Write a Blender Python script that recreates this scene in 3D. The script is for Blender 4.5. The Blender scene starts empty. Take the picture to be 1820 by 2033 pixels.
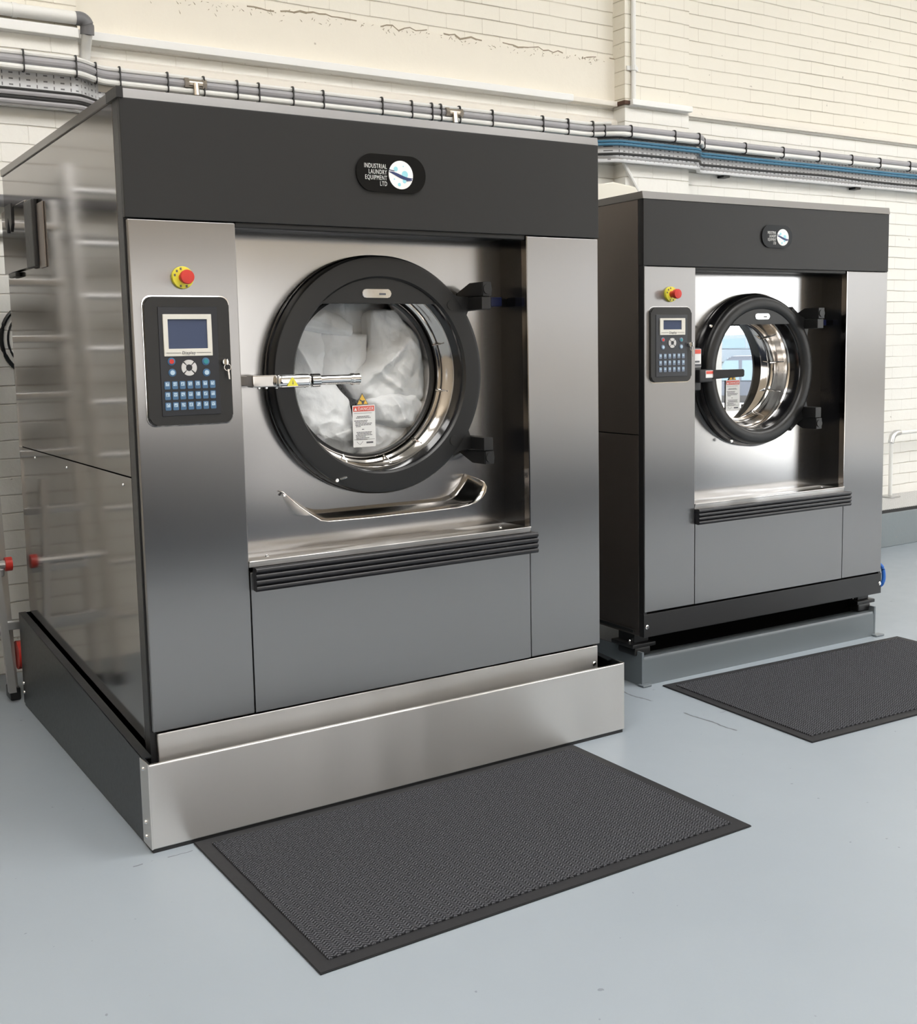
import bpy, bmesh, math, random
from mathutils import Vector, Matrix, noise
PI = math.pi
scn = bpy.context.scene
COL = scn.collection
rnd = random.Random(7)

# ------------------------------------------------------------------ helpers
def link(o, parent=None):
    COL.objects.link(o)
    if parent is not None:
        o.parent = parent
    return o

def tag(o, label=None, cat=None, group=None, kind=None):
    if label: o['label'] = label
    if cat: o['category'] = cat
    if group: o['group'] = group
    if kind: o['kind'] = kind
    return o

def empty(name, label, cat, loc=(0, 0, 0), rz=0.0, group=None):
    o = bpy.data.objects.new(name, None)
    o.empty_display_size = 0.1
    o.location = loc
    o.rotation_euler = (0, 0, rz)
    link(o)
    return tag(o, label, cat, group)

class MB:
    """collects shapes, then links them as ONE mesh object"""
    def __init__(s):
        s.bm = bmesh.new()

    def _mat(s, faces, mi):
        for f in faces:
            f.material_index = mi

    def box(s, x0, x1, y0, y1, z0, z1, bev=0.0, mi=0, seg=2):
        vs = [s.bm.verts.new((x, y, z)) for x in (x0, x1) for y in (y0, y1) for z in (z0, z1)]
        q = [(0, 1, 3, 2), (4, 6, 7, 5), (0, 4, 5, 1), (2, 3, 7, 6), (0, 2, 6, 4), (1, 5, 7, 3)]
        fs = [s.bm.faces.new([vs[i] for i in f]) for f in q]
        s._mat(fs, mi)
        if bev > 0:
            es = list({e for f in fs for e in f.edges})
            r = bmesh.ops.bevel(s.bm, geom=es, offset=bev, segments=seg, affect='EDGES', profile=0.5)
            s._mat(r['faces'], mi)
        return s

    def hexa(s, pts, mi=0, bev=0.0):
        vs = [s.bm.verts.new(p) for p in pts]
        fs = [s.bm.faces.new([vs[i] for i in f]) for f in
              [(0, 1, 2, 3), (7, 6, 5, 4), (0, 4, 5, 1), (1, 5, 6, 2), (2, 6, 7, 3), (3, 7, 4, 0)]]
        s._mat(fs, mi)
        if bev:
            es = list({e for f in fs for e in f.edges})
            r = bmesh.ops.bevel(s.bm, geom=es, offset=bev, segments=2, affect='EDGES')
            s._mat(r['faces'], mi)
        return s

    def prism(s, pts, y0, y1, mi=0, axis='y', bev=0.0):
        """2D outline extruded; axis y: pts=(x,z), axis x: pts=(y,z), axis z: pts=(x,y)"""
        def P(a, b, c):
            return (a, c, b) if axis == 'y' else ((c, a, b) if axis == 'x' else (a, b, c))
        A = [s.bm.verts.new(P(a, b, y0)) for a, b in pts]
        B = [s.bm.verts.new(P(a, b, y1)) for a, b in pts]
        n = len(pts)
        fs = [s.bm.faces.new(A), s.bm.faces.new(B[::-1])]
        for i in range(n):
            fs.append(s.bm.faces.new([A[i], B[i], B[(i + 1) % n], A[(i + 1) % n]]))
        s._mat(fs, mi)
        if bev:
            es = list(set(fs[0].edges) | set(fs[1].edges))
            r = bmesh.ops.bevel(s.bm, geom=es, offset=bev, segments=2, affect='EDGES')
            s._mat(r['faces'], mi)
        return s

    def lathe(s, prof, cx, cz, n=72, mi=0, close=False):
        """profile (r, y) revolved about the y axis through (cx, cz)"""
        rings = []
        for r, y in prof:
            if r < 1e-6:
                rings.append([s.bm.verts.new((cx, y, cz))])
            else:
                rings.append([s.bm.verts.new((cx + r * math.cos(2 * PI * k / n), y, cz + r * math.sin(2 * PI * k / n))) for k in range(n)])
        m = len(rings)
        for i in range(m if close else m - 1):
            a, b = rings[i], rings[(i + 1) % m]
            for k in range(n):
                k2 = (k + 1) % n
                if len(a) == 1 and len(b) == 1: continue
                if len(a) == 1: f = [a[0], b[k], b[k2]]
                elif len(b) == 1: f = [a[k], b[0], a[k2]]
                else: f = [a[k], b[k], b[k2], a[k2]]
                s.bm.faces.new(f).material_index = mi
        return s

    def tube(s, pts, r, n=10, mi=0, caps=True, flat=1.0):
        pts = [Vector(p) for p in pts]
        rings = []
        up = Vector((0, 0, 1))
        for i, p in enumerate(pts):
            t = (pts[min(i + 1, len(pts) - 1)] - pts[max(i - 1, 0)]).normalized()
            u = up if abs(t.dot(up)) < 0.95 else Vector((0, 1, 0))
            a = t.cross(u).normalized()
            b = a.cross(t)
            rr = r[i] if isinstance(r, (list, tuple)) else r
            rings.append([s.bm.verts.new(p + a * math.cos(2 * PI * k / n) * rr + b * math.sin(2 * PI * k / n) * rr * flat) for k in range(n)])
        for i in range(len(rings) - 1):
            for k in range(n):
                s.bm.faces.new([rings[i][k], rings[i][(k + 1) % n], rings[i + 1][(k + 1) % n], rings[i + 1][k]]).material_index = mi
        if caps:
            s.bm.faces.new(rings[0][::-1]).material_index = mi
            s.bm.faces.new(rings[-1]).material_index = mi
        return s

    def plate_hole(s, x0, x1, z0, z1, cx, cz, R, y0, y1, n=96, mi=0):
        angs = [2 * PI * k / n for k in range(n)]
        for X, Z in ((x0, z0), (x1, z0), (x1, z1), (x0, z1)):
            a = math.atan2(Z - cz, X - cx) % (2 * PI)
            j = min(range(n), key=lambda i: abs((angs[i] - a + PI) % (2 * PI) - PI))
            angs[j] = a
        def outer(a):
            c, d = math.cos(a), math.sin(a)
            t = 1e9
            if c > 1e-9: t = min(t, (x1 - cx) / c)
            if c < -1e-9: t = min(t, (x0 - cx) / c)
            if d > 1e-9: t = min(t, (z1 - cz) / d)
            if d < -1e-9: t = min(t, (z0 - cz) / d)
            return cx + c * t, cz + d * t
        R4 = []
        for y in (y0, y1):
            I = [s.bm.verts.new((cx + R * math.cos(a), y, cz + R * math.sin(a))) for a in angs]
            O = []
            for a in angs:
                ox, oz = outer(a); O.append(s.bm.verts.new((ox, y, oz)))
            R4.append((I, O))
        (I0, O0), (I1, O1) = R4
        for k in range(n):
            j = (k + 1) % n
            for f in ([I0[k], I0[j], O0[j], O0[k]], [I1[j], I1[k], O1[k], O1[j]],
                      [O0[k], O0[j], O1[j], O1[k]], [I0[j], I0[k], I1[k], I1[j]]):
                s.bm.faces.new(f).material_index = mi
        return s

    def build(s, name, mats, parent=None, smooth=35, label=None):
        bmesh.ops.recalc_face_normals(s.bm, faces=s.bm.faces[:])
        me = bpy.data.meshes.new(name)
        s.bm.to_mesh(me); s.bm.free()
        for m in (mats if isinstance(mats, (list, tuple)) else [mats]):
            me.materials.append(m)
        if smooth:
            for p in me.polygons: p.use_smooth = True
            me.set_sharp_from_angle(angle=math.radians(smooth))
        o = bpy.data.objects.new(name, me)
        link(o, parent)
        if label: o['label'] = label
        if smooth:
            w = o.modifiers.new('weighted_normals', 'WEIGHTED_NORMAL'); w.keep_sharp = True; w.weight = 100
        return o

def smooth_path(pts, n=6):
    P = [Vector(p) for p in pts]; out = []
    for i in range(len(P) - 1):
        a, b, c, d = P[max(i - 1, 0)], P[i], P[i + 1], P[min(i + 2, len(P) - 1)]
        for k in range(n):
            t = k / n
            out.append(0.5 * ((2 * b) + (c - a) * t + (2 * a - 5 * b + 4 * c - d) * t * t + (3 * b - a - 3 * c + d) * t ** 3))
    return out + [P[-1]]

def rrect(x0, x1, z0, z1, r, n=6):
    pts = []
    for cx, cz, a0 in ((x1 - r, z1 - r, 0), (x0 + r, z1 - r, 90), (x0 + r, z0 + r, 180), (x1 - r, z0 + r, 270)):
        for k in range(n + 1):
            a = math.radians(a0 + 90 * k / n)
            pts.append((cx + r * math.cos(a), cz + r * math.sin(a)))
    return pts

def text(name, body, size, loc, mat, parent, align='LEFT', depth=0.0004, sx=1.0):
    cu = bpy.data.curves.new(name, 'FONT')
    cu.body = body; cu.size = size; cu.align_x = align; cu.extrude = depth; cu.resolution_u = 3; cu.space_character = 1.12
    tmp = bpy.data.objects.new(name + '_tmp', cu)
    COL.objects.link(tmp)
    dg = bpy.context.evaluated_depsgraph_get(); dg.update()
    me = bpy.data.meshes.new_from_object(tmp.evaluated_get(dg))
    COL.objects.unlink(tmp); bpy.data.objects.remove(tmp)
    M = Matrix.Translation(loc) @ Matrix.Rotation(PI / 2, 4, 'X') @ Matrix.Diagonal((sx, 1, 1, 1))
    me.transform(M); me.materials.clear(); me.materials.append(mat)
    me.name = name
    o = bpy.data.objects.new(name, me)
    return link(o, parent)

# ------------------------------------------------------------------ materials
class N:
    def __init__(s, name):
        s.m = bpy.data.materials.new(name); s.m.use_nodes = True
        s.t = s.m.node_tree; s.n = s.t.nodes; s.l = s.t.links
        s.b = s.n['Principled BSDF']
    def node(s, ty, **kw):
        x = s.n.new(ty)
        for k, v in kw.items():
            if hasattr(x, k): setattr(x, k, v)
        return x
    def pos(s):
        return s.node('ShaderNodeNewGeometry').outputs['Position']
    def obj(s):
        return s.node('ShaderNodeTexCoord').outputs['Object']
    def mapp(s, vec, scale=(1, 1, 1), loc=(0, 0, 0), rot=(0, 0, 0)):
        x = s.node('ShaderNodeMapping'); s.l.new(vec, x.inputs[0])
        x.inputs['Scale'].default_value = scale; x.inputs['Location'].default_value = loc
        x.inputs['Rotation'].default_value = rot
        return x.outputs[0]
    def noise(s, vec, scale, detail=3, rough=0.5):
        x = s.node('ShaderNodeTexNoise'); s.l.new(vec, x.inputs['Vector'])
        x.inputs['Scale'].default_value = scale; x.inputs['Detail'].default_value = detail
        x.inputs['Roughness'].default_value = rough
        return x.outputs['Fac']
    def ramp(s, fac, stops):
        x = s.node('ShaderNodeValToRGB'); s.l.new(fac, x.inputs[0])
        e = x.color_ramp.elements
        while len(e) < len(stops): e.new(0.5)
        for i, (p, c) in enumerate(stops):
            e[i].position = p; e[i].color = c if len(c) == 4 else (*c, 1)
        return x.outputs[0]
    def math(s, op, a, b=None, clamp=False):
        x = s.node('ShaderNodeMath', operation=op); x.use_clamp = clamp
        for i, v in enumerate((a, b)):
            if v is None: continue
            if isinstance(v, (int, float)): x.inputs[i].default_value = v
            else: s.l.new(v, x.inputs[i])
        return x.outputs[0]
    def mix(s, fac, a, b):
        x = s.node('ShaderNodeMix', data_type='RGBA')
        for i, v in ((0, fac), (6, a), (7, b)):
            if isinstance(v, (int, float)): x.inputs[i].default_value = v
            elif isinstance(v, tuple): x.inputs[i].default_value = (*v, 1) if len(v) == 3 else v
            else: s.l.new(v, x.inputs[i])
        return x.outputs[2]
    def bump(s, h, strength=0.2, dist=0.01):
        x = s.node('ShaderNodeBump'); x.inputs['Strength'].default_value = strength
        x.inputs['Distance'].default_value = dist
        s.l.new(h, x.inputs['Height']); s.l.new(x.outputs[0], s.b.inputs['Normal'])
    def set(s, **kw):
        for k, v in kw.items():
            i = s.b.inputs[k.replace('_', ' ')]
            if isinstance(v, (int, float)): i.default_value = v
            elif isinstance(v, tuple): i.default_value = (*v, 1) if len(v) == 3 else v
            else: s.l.new(v, i)
        return s

def plain(name, c, r=0.5, metal=0.0, **kw):
    x = N(name); x.set(Base_Color=c, Roughness=r, Metallic=metal, **kw)
    v = x.noise(x.obj(), 60, 2)
    x.set(Roughness=x.math('ADD', x.math('MULTIPLY', v, 0.08), r - 0.04))
    return x.m

def steel(name, c=(0.56, 0.545, 0.53), r=0.3, aniso=0.0, grain=0.03, wave=0.0, rot=0.0):
    x = N(name)
    o = x.obj()
    g = x.noise(x.mapp(o, (260, 260, 2)), 1.0, 2, 0.5)
    big = x.noise(x.mapp(o, (3, 3, 1.2)), 1.0, 2, 0.5)
    x.set(Base_Color=x.mix(x.math('MULTIPLY', g, 0.5), tuple(v * 0.965 for v in c), c), Metallic=1.0,
          Roughness=x.math('ADD', x.math('MULTIPLY', big, grain), r - grain / 2))
    if aniso:
        tn = x.node('ShaderNodeTangent', direction_type='RADIAL', axis='Z')
        x.set(Anisotropic=aniso, Anisotropic_Rotation=rot); x.l.new(tn.outputs[0], x.b.inputs['Tangent'])
    if wave:
        x.bump(x.noise(x.mapp(o, (1, 1, 0.2 if rot else 1), (0.3, 0, 0)), 2.6 if not rot else 3.4, 1), wave, 0.02)
    return x.m

M = {}
M['brushed'] = steel('brushed_stainless', (0.335, 0.328, 0.326), 0.28, 0.9)
M['brushed_fine'] = steel('brushed_stainless_tray', (0.68, 0.665, 0.65), 0.32, 0.9, wave=1.0, rot=0.25)
M['side_steel'] = steel('polished_side_steel', (0.28, 0.263, 0.248), 0.10, 0.0, 0.02, wave=0.008)
M['side_dull'] = steel('dull_side_steel', (0.30, 0.265, 0.245), 0.42, 0.0, 0.02)
M['recess_steel'] = steel('recess_steel', (0.51, 0.50, 0.495), 0.19, 0.6, 0.03, wave=0.012)
M['chrome'] = plain('chrome', (0.80, 0.80, 0.80), 0.07, 1.0)
M['funnel_steel'] = plain('polished_funnel_steel', (0.62, 0.59, 0.56), 0.12, 1.0)
M['dark_paint'] = plain('charcoal_powder_coat', (0.014, 0.014, 0.0145), 0.42, Specular_IOR_Level=0.4)
M['black_gloss'] = plain('black_gloss', (0.006, 0.006, 0.007), 0.12)
M['badge_black'] = plain('badge_black', (0.008, 0.008, 0.008), 0.22, Specular_IOR_Level=0.12)
M['black_matte'] = plain('black_rubber', (0.016, 0.016, 0.017), 0.38)
M['gap_shade'] = plain('gap_shade_black', (0.003, 0.003, 0.003), 1.0, Specular_IOR_Level=0.0)  # black that stands for the shade in the gap under the base
M['door_black'] = plain('door_black_plastic', (0.007, 0.007, 0.0073), 0.38)
M['bumper'] = plain('bumper_rubber', (0.014, 0.014, 0.017), 0.34)
M['tray_side'] = plain('tray_side_paint', (0.006, 0.0075, 0.009), 0.32, Specular_IOR_Level=0.35)
M['bezel'] = plain('bezel_plastic', (0.012, 0.0115, 0.011), 0.40)
M['overlay'] = plain('overlay_dark', (0.005, 0.006, 0.010), 0.30)
M['cream_frame'] = plain('display_frame', (0.66, 0.64, 0.58), 0.40)
M['lcd'] = plain('display_screen', (0.050, 0.066, 0.120), 0.25, Specular_IOR_Level=0.2)
M['key_blue'] = plain('key_blue', (0.055, 0.135, 0.25), 0.35)
M['key_pale'] = plain('key_legend', (0.42, 0.55, 0.66), 0.4)
M['key_grey'] = plain('key_grey', (0.16, 0.20, 0.27), 0.4)
M['pad_grey'] = plain('direction_pad', (0.55, 0.54, 0.53), 0.35)
M['red'] = plain('red_plastic', (0.55, 0.035, 0.025), 0.4)
M['yellow'] = plain('yellow_plastic', (0.72, 0.66, 0.06), 0.4)
M['warn'] = plain('warning_amber', (0.80, 0.50, 0.08), 0.5)
M['white_label'] = plain('label_white', (0.80, 0.80, 0.79), 0.5)
M['label_red'] = plain('label_red', (0.68, 0.10, 0.07), 0.5)
M['ink'] = plain('label_ink', (0.10, 0.10, 0.11), 0.6)
M['teal'] = plain('teal_button', (0.02, 0.22, 0.25), 0.4)
M['navy'] = plain('navy_plastic', (0.007, 0.011, 0.045), 0.35)
M['logo_blue'] = plain('logo_navy', (0.020, 0.035, 0.12), 0.4)
M['bubble'] = plain('logo_bubble', (0.30, 0.62, 0.70), 0.4)
M['lettering'] = plain('lettering_silver', (0.62, 0.62, 0.61), 0.5)
M['steel_paint'] = plain('blue_grey_paint', (0.155, 0.178, 0.195), 0.32)
M['cloth'] = None
M['pipe_white'] = plain('pipe_white', (0.78, 0.78, 0.76), 0.35)
M['pipe_grey'] = plain('pipe_grey', (0.36, 0.355, 0.375), 0.40)
M['elbow_grey'] = plain('elbow_grey', (0.155, 0.155, 0.165), 0.40)
M['cable_black'] = plain('cable_black', (0.018, 0.018, 0.018), 0.4)
M['cable_blue'] = plain('cable_blue', (0.055, 0.185, 0.30), 0.4)
M['hose_blue'] = plain('hose_blue', (0.03, 0.16, 0.60), 0.35)
M['alu'] = plain('aluminium', (0.62, 0.62, 0.62), 0.35, 1.0)
M['brass'] = plain('pipe_fitting_nickel', (0.55, 0.49, 0.42), 0.3, 1.0)
M['rust'] = plain('rusty_iron', (0.09, 0.045, 0.03), 0.8)
M['container'] = plain('cream_plastic', (0.74, 0.72, 0.64), 0.5)
M['white_trim'] = plain('white_board', (0.83, 0.83, 0.82), 0.45)
M['galv'] = None
M['tyre'] = plain('tyre', (0.02, 0.02, 0.02), 0.7)
M['car_grey'] = plain('car_paint_grey', (0.05, 0.06, 0.08), 0.3)
M['car_silver'] = plain('car_paint_silver', (0.13, 0.16, 0.19), 0.3)
M['car_glass'] = plain('car_glass', (0.10, 0.15, 0.18), 0.12)
M['mat_border'] = plain('mat_rubber_border', (0.022, 0.0222, 0.0245), 0.6, Specular_IOR_Level=0.3)

def cloth_mat():
    x = N('white_cotton'); o = x.obj()
    x.set(Base_Color=(0.93, 0.93, 0.94), Roughness=0.85, Sheen_Weight=0.2)
    wv = x.node('ShaderNodeVectorMath', operation='ADD')
    nz = x.node('ShaderNodeTexNoise'); x.l.new(o, nz.inputs['Vector']); nz.inputs['Scale'].default_value = 7; nz.inputs['Detail'].default_value = 2
    sc = x.node('ShaderNodeVectorMath', operation='SCALE'); x.l.new(nz.outputs['Color'], sc.inputs[0]); sc.inputs['Scale'].default_value = 0.16
    x.l.new(o, wv.inputs[0]); x.l.new(sc.outputs[0], wv.inputs[1])
    vo = x.node('ShaderNodeTexVoronoi', feature='F1'); x.l.new(x.mapp(wv.outputs[0], (1, 1, 0.7)), vo.inputs['Vector']); vo.inputs['Scale'].default_value = 8.0
    x.bump(x.math('ADD', vo.outputs['Distance'], x.math('MULTIPLY', x.noise(x.mapp(o, (18, 18, 18)), 1.0, 3, 0.55), 0.35)), 0.42, 0.035)
    return x.m
M['cloth'] = cloth_mat()

def floor_mat():
    x = N('painted_concrete_floor'); p = x.pos()
    n1 = x.noise(p, 0.7, 4, 0.55); n2 = x.noise(p, 9, 4, 0.6)
    c = x.ramp(n1, [(0.25, (0.262, 0.300, 0.336)), (0.75, (0.308, 0.348, 0.385))])
    c = x.mix(x.math('MULTIPLY', n2, 0.22), c, (0.345, 0.385, 0.43))
    spk = x.ramp(x.noise(p, 38, 2, 0.4), [(0.225, (1, 1, 1)), (0.245, (0, 0, 0))])
    c = x.mix(x.math('MULTIPLY', spk, 0.55), c, (0.10, 0.12, 0.13))
    # joint / crack lines: one parallel to the machines, one running out from between them
    sep = x.node('ShaderNodeSeparateXYZ'); x.l.new(p, sep.inputs[0])
    X, Y = sep.outputs[0], sep.outputs[1]
    wob = x.math('MULTIPLY', x.math('SUBTRACT', x.noise(p, 6, 3, 0.6), 0.5), 0.06)
    l1 = x.math('ABSOLUTE', x.math('ADD', x.math('ADD', Y, 0.125), wob))
    br = x.noise(x.mapp(p, (3, 3, 3)), 1.0, 3, 0.7)
    m1 = x.math('MULTIPLY', x.math('LESS_THAN', l1, 0.0022), x.math('GREATER_THAN', br, 0.58))
    l2 = x.math('ABSOLUTE', x.math('ADD', x.math('ADD', x.math('SUBTRACT', X, 2.142), x.math('MULTIPLY', Y, 0.03)), wob))
    m2 = x.math('MULTIPLY', x.math('LESS_THAN', l2, 0.0045), x.math('GREATER_THAN', br, 0.44))
    m2 = x.math('MULTIPLY', m2, x.math('GREATER_THAN', Y, -0.32))
    cr = x.math('MAXIMUM', m1, m2)
    c = x.mix(x.math('MULTIPLY', cr, 0.75), c, (0.07, 0.075, 0.08))
    x.set(Base_Color=c, Roughness=x.math('ADD', x.math('MULTIPLY', n2, 0.16), 0.30), Specular_IOR_Level=0.5)
    x.bump(x.math('SUBTRACT', x.math('MULTIPLY', n2, 0.25), x.math('MULTIPLY', cr, 1.0)), 0.12, 0.01)
    return x.m

def brick_mat(name, c, c2, mortar, bumps=0.5, off=0.0, xo=0.0):
    x = N(name); p = x.pos()
    sep = x.node('ShaderNodeSeparateXYZ'); x.l.new(p, sep.inputs[0])
    cmb = x.node('ShaderNodeCombineXYZ')
    x.l.new(x.math('ADD', x.math('ADD', sep.outputs[0], sep.outputs[1]), xo), cmb.inputs[0])
    wob = x.math('MULTIPLY', x.math('SUBTRACT', x.noise(x.mapp(p, (4, 4, 9)), 1.0, 3), 0.5), 0.012)
    x.l.new(x.math('ADD', x.math('ADD', sep.outputs[2], off), wob), cmb.inputs[1])
    br = x.node('ShaderNodeTexBrick'); x.l.new(cmb.outputs[0], br.inputs['Vector'])
    for k, v in (('Scale', 1.0), ('Mortar Size', 0.0045), ('Mortar Smooth', 0.7), ('Bias', 0.0), ('Brick Width', 0.245), ('Row Height', 0.084)):
        br.inputs[k].default_value = v
    br.inputs['Color1'].default_value = (*c, 1); br.inputs['Color2'].default_value = (*c2, 1)
    br.inputs['Mortar'].default_value = (*mortar, 1)
    nn = x.noise(p, 14, 4, 0.6)
    zz = x.math('FRACT', x.math('DIVIDE', x.math('ADD', x.math('ADD', sep.outputs[2], off), wob), 0.084))
    hl = x.math('MAXIMUM', x.math('LESS_THAN', zz, 0.075), x.math('GREATER_THAN', zz, 0.945))
    jf = x.math('MULTIPLY', br.outputs['Fac'], x.math('ADD', x.math('MULTIPLY', hl, 0.72), 0.28))
    patch = x.math('MULTIPLY', jf, x.ramp(x.noise(p, 2.3, 3, 0.6), [(0.3, (0.25,) * 3), (0.65, (1,) * 3)]))
    col = x.mix(x.math('MULTIPLY', patch, 0.8), x.mix(x.math('MULTIPLY', nn, 0.5), c, c2), mortar)
    spk = x.ramp(x.noise(p, 30, 2, 0.4), [(0.20, (1, 1, 1)), (0.22, (0, 0, 0))])
    col = x.mix(x.math('MULTIPLY', spk, 0.6), col, (0.30, 0.26, 0.22))
    x.set(Base_Color=col, Roughness=0.55)
    h = x.math('ADD', x.math('MULTIPLY', x.math('SUBTRACT', 1.0, patch), 1.0), x.math('MULTIPLY', nn, 0.35))
    x.bump(h, bumps * 1.5, 0.007)
    return x.m

def plaster_mat(name, c):
    x = N(name); p = x.pos(); nn = x.noise(p, 7, 5, 0.6)
    col = x.mix(x.math('MULTIPLY', nn, 0.6), c, tuple(v * 0.93 for v in c))
    spk = x.ramp(x.noise(p, 26, 2, 0.4), [(0.225, (1, 1, 1)), (0.24, (0, 0, 0))])
    col = x.mix(x.math('MULTIPLY', spk, 0.6), col, (0.33, 0.28, 0.22))
    x.set(Base_Color=col, Roughness=0.6); x.bump(nn, 0.25, 0.01)
    return x.m

M['floor'] = floor_mat()
M['brick_up'] = brick_mat('cream_brick_upper', (0.80, 0.765, 0.675), (0.77, 0.73, 0.635), (0.43, 0.37, 0.285), 0.5)
M['brick_low'] = brick_mat('cream_brick_lower', (0.83, 0.82, 0.78), (0.80, 0.785, 0.74), (0.48, 0.44, 0.37), 0.5)
M['brick_pil'] = brick_mat('cream_brick_pilaster', (0.80, 0.765, 0.675), (0.77, 0.73, 0.635), (0.43, 0.37, 0.285), 0.5, 0.031, 0.1)
M['plaster'] = plaster_mat('cream_render', (0.80, 0.755, 0.66))
M['plaster_low'] = plaster_mat('pale_render', (0.80, 0.76, 0.69))
M['ceil'] = plain('ceiling_paint', (0.75, 0.74, 0.71), 0.7)
M['wall_other'] = plaster_mat('cream_wall_far', (0.56, 0.485, 0.385))
M['kerb'] = plaster_mat('kerb_grey_paint', (0.22, 0.25, 0.265))
M['crack'] = plain('crack_brown', (0.32, 0.27, 0.20), 0.9)
M['reflect_dark'] = plain('dark_reflected_tone', (0.022, 0.028, 0.042), 0.9, Specular_IOR_Level=0.0)  # dark tone of the unseen surfaces added for the steel to reflect
M['yard'] = plaster_mat('yard_concrete', (0.50, 0.49, 0.47))

def mat_carpet():
    x = N('ribbed_carpet'); o = x.obj()
    # zig-zag (herringbone) ribs
    sep = x.node('ShaderNodeSeparateXYZ'); x.l.new(o, sep.inputs[0])
    tri = x.math('PINGPONG', sep.outputs[0], 0.012)
    h = x.math('SINE', x.math('MULTIPLY', x.math('ADD', sep.outputs[1], x.math('MULTIPLY', tri, 0.8)), 2 * PI / 0.0105))
    nn = x.noise(o, 190, 2, 0.6)
    k = x.math('ADD', x.math('MULTIPLY', h, 0.22), nn)
    c = x.ramp(k, [(0.22, (0.009, 0.0095, 0.0115)), (0.50, (0.026, 0.027, 0.032)), (0.78, (0.12, 0.123, 0.136))])
    x.set(Base_Color=c, Roughness=0.95, Specular_IOR_Level=0.25)
    x.bump(k, 0.8, 0.004)
    return x.m
M['carpet'] = mat_carpet()

def galv_mat():
    """galvanised strip punched with rows of slots"""
    x = N('perforated_galvanised'); p = x.pos()
    sep = x.node('ShaderNodeSeparateXYZ'); x.l.new(p, sep.inputs[0])
    u = x.math('FRACT', x.math('DIVIDE', x.math('ADD', sep.outputs[0], sep.outputs[1]), 0.075))
    v = x.math('FRACT', x.math('DIVIDE', sep.outputs[2], 0.026))
    a = x.math('MULTIPLY', x.math('LESS_THAN', x.math('ABSOLUTE', x.math('SUBTRACT', u, 0.30)), 0.12),
               x.math('LESS_THAN', x.math('ABSOLUTE', x.math('SUBTRACT', v, 0.5)), 0.13))
    b = x.math('MULTIPLY', x.math('LESS_THAN', x.math('ABSOLUTE', x.math('SUBTRACT', u, 0.80)), 0.035),
               x.math('LESS_THAN', x.math('ABSOLUTE', x.math('SUBTRACT', v, 0.5)), 0.28))
    hole = x.math('MAXIMUM', a, b)
    c = x.mix(hole, (0.60, 0.61, 0.63), (0.16, 0.16, 0.17))
    x.set(Base_Color=c, Metallic=0.25, Roughness=0.45)
    return x.m
M['galv'] = galv_mat()

def tread_mat():
    x = N('checker_plate'); p = x.pos()
    r1 = x.mapp(p, (28, 28, 28), rot=(0, 0, 0.785))
    ck = x.node('ShaderNodeTexVoronoi', voronoi_dimensions='2D'); x.l.new(x.mapp(p, (62, 30, 20), rot=(0, 0, 0.78)), ck.inputs['Vector'])
    ck.inputs['Scale'].default_value = 1.0; ck.inputs['Randomness'].default_value = 0.05
    h = x.ramp(ck.outputs['Distance'], [(0.25, (1, 1, 1)), (0.45, (0, 0, 0))])
    x.set(Base_Color=x.mix(h, (0.36, 0.36, 0.36), (0.82, 0.82, 0.82)), Metallic=0.2, Roughness=0.4)
    x.bump(h, 0.6, 0.006)
    return x.m
M['tread'] = tread_mat()

def drum_mat():
    x = N('perforated_drum'); o = x.obj()
    sep = x.node('ShaderNodeSeparateXYZ'); x.l.new(o, sep.inputs[0])
    vo = x.node('ShaderNodeTexVoronoi'); x.l.new(o, vo.inputs['Vector'])
    vo.inputs['Scale'].default_value = 55; vo.inputs['Randomness'].default_value = 0.0
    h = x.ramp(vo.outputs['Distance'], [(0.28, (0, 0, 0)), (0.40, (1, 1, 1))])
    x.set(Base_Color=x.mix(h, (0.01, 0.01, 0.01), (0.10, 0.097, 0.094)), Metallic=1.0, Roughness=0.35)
    return x.m
M['drum'] = drum_mat()

def glass_mat(name, ior=1.6, tint=(0.97, 0.98, 0.98)):
    m = bpy.data.materials.new(name); m.use_nodes = True
    t = m.node_tree; t.nodes.clear()
    out = t.nodes.new('ShaderNodeOutputMaterial'); mx = t.nodes.new('ShaderNodeMixShader')
    fr = t.nodes.new('ShaderNodeFresnel'); fr.inputs[0].default_value = ior
    tr = t.nodes.new('ShaderNodeBsdfTransparent'); tr.inputs[0].default_value = (*tint, 1)
    gl = t.nodes.new('ShaderNodeBsdfGlossy'); gl.inputs['Roughness'].default_value = 0.01
    t.links.new(fr.outputs[0], mx.inputs[0]); t.links.new(tr.outputs[0], mx.inputs[1])
    t.links.new(gl.outputs[0], mx.inputs[2]); t.links.new(mx.outputs[0], out.inputs[0])
    return m
M['glass'] = glass_mat('porthole_glass', 1.55)
M['glass2'] = glass_mat('porthole_glass_dark', 1.55)

def emit_mat(name, c, s):
    m = bpy.data.materials.new(name); m.use_nodes = True
    t = m.node_tree; t.nodes.clear()
    out = t.nodes.new('ShaderNodeOutputMaterial'); e = t.nodes.new('ShaderNodeEmission')
    e.inputs[0].default_value = (*c, 1); e.inputs[1].default_value = s
    t.links.new(e.outputs[0], out.inputs[0])
    return m
#@@LIGHT
ROOF_S, WIN_S, SKY_S = 10.0, 1.2, 7.0
M['rooflight'] = emit_mat('rooflight_glazing', (1.0, 0.985, 0.96), ROOF_S)
M['frosted'] = emit_mat('frosted_daylit_glazing', (1.0, 0.98, 0.95), WIN_S)
M['frosted_bright'] = emit_mat('frosted_daylit_window', (1.0, 0.98, 0.95), WIN_S * 3.0)

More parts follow.
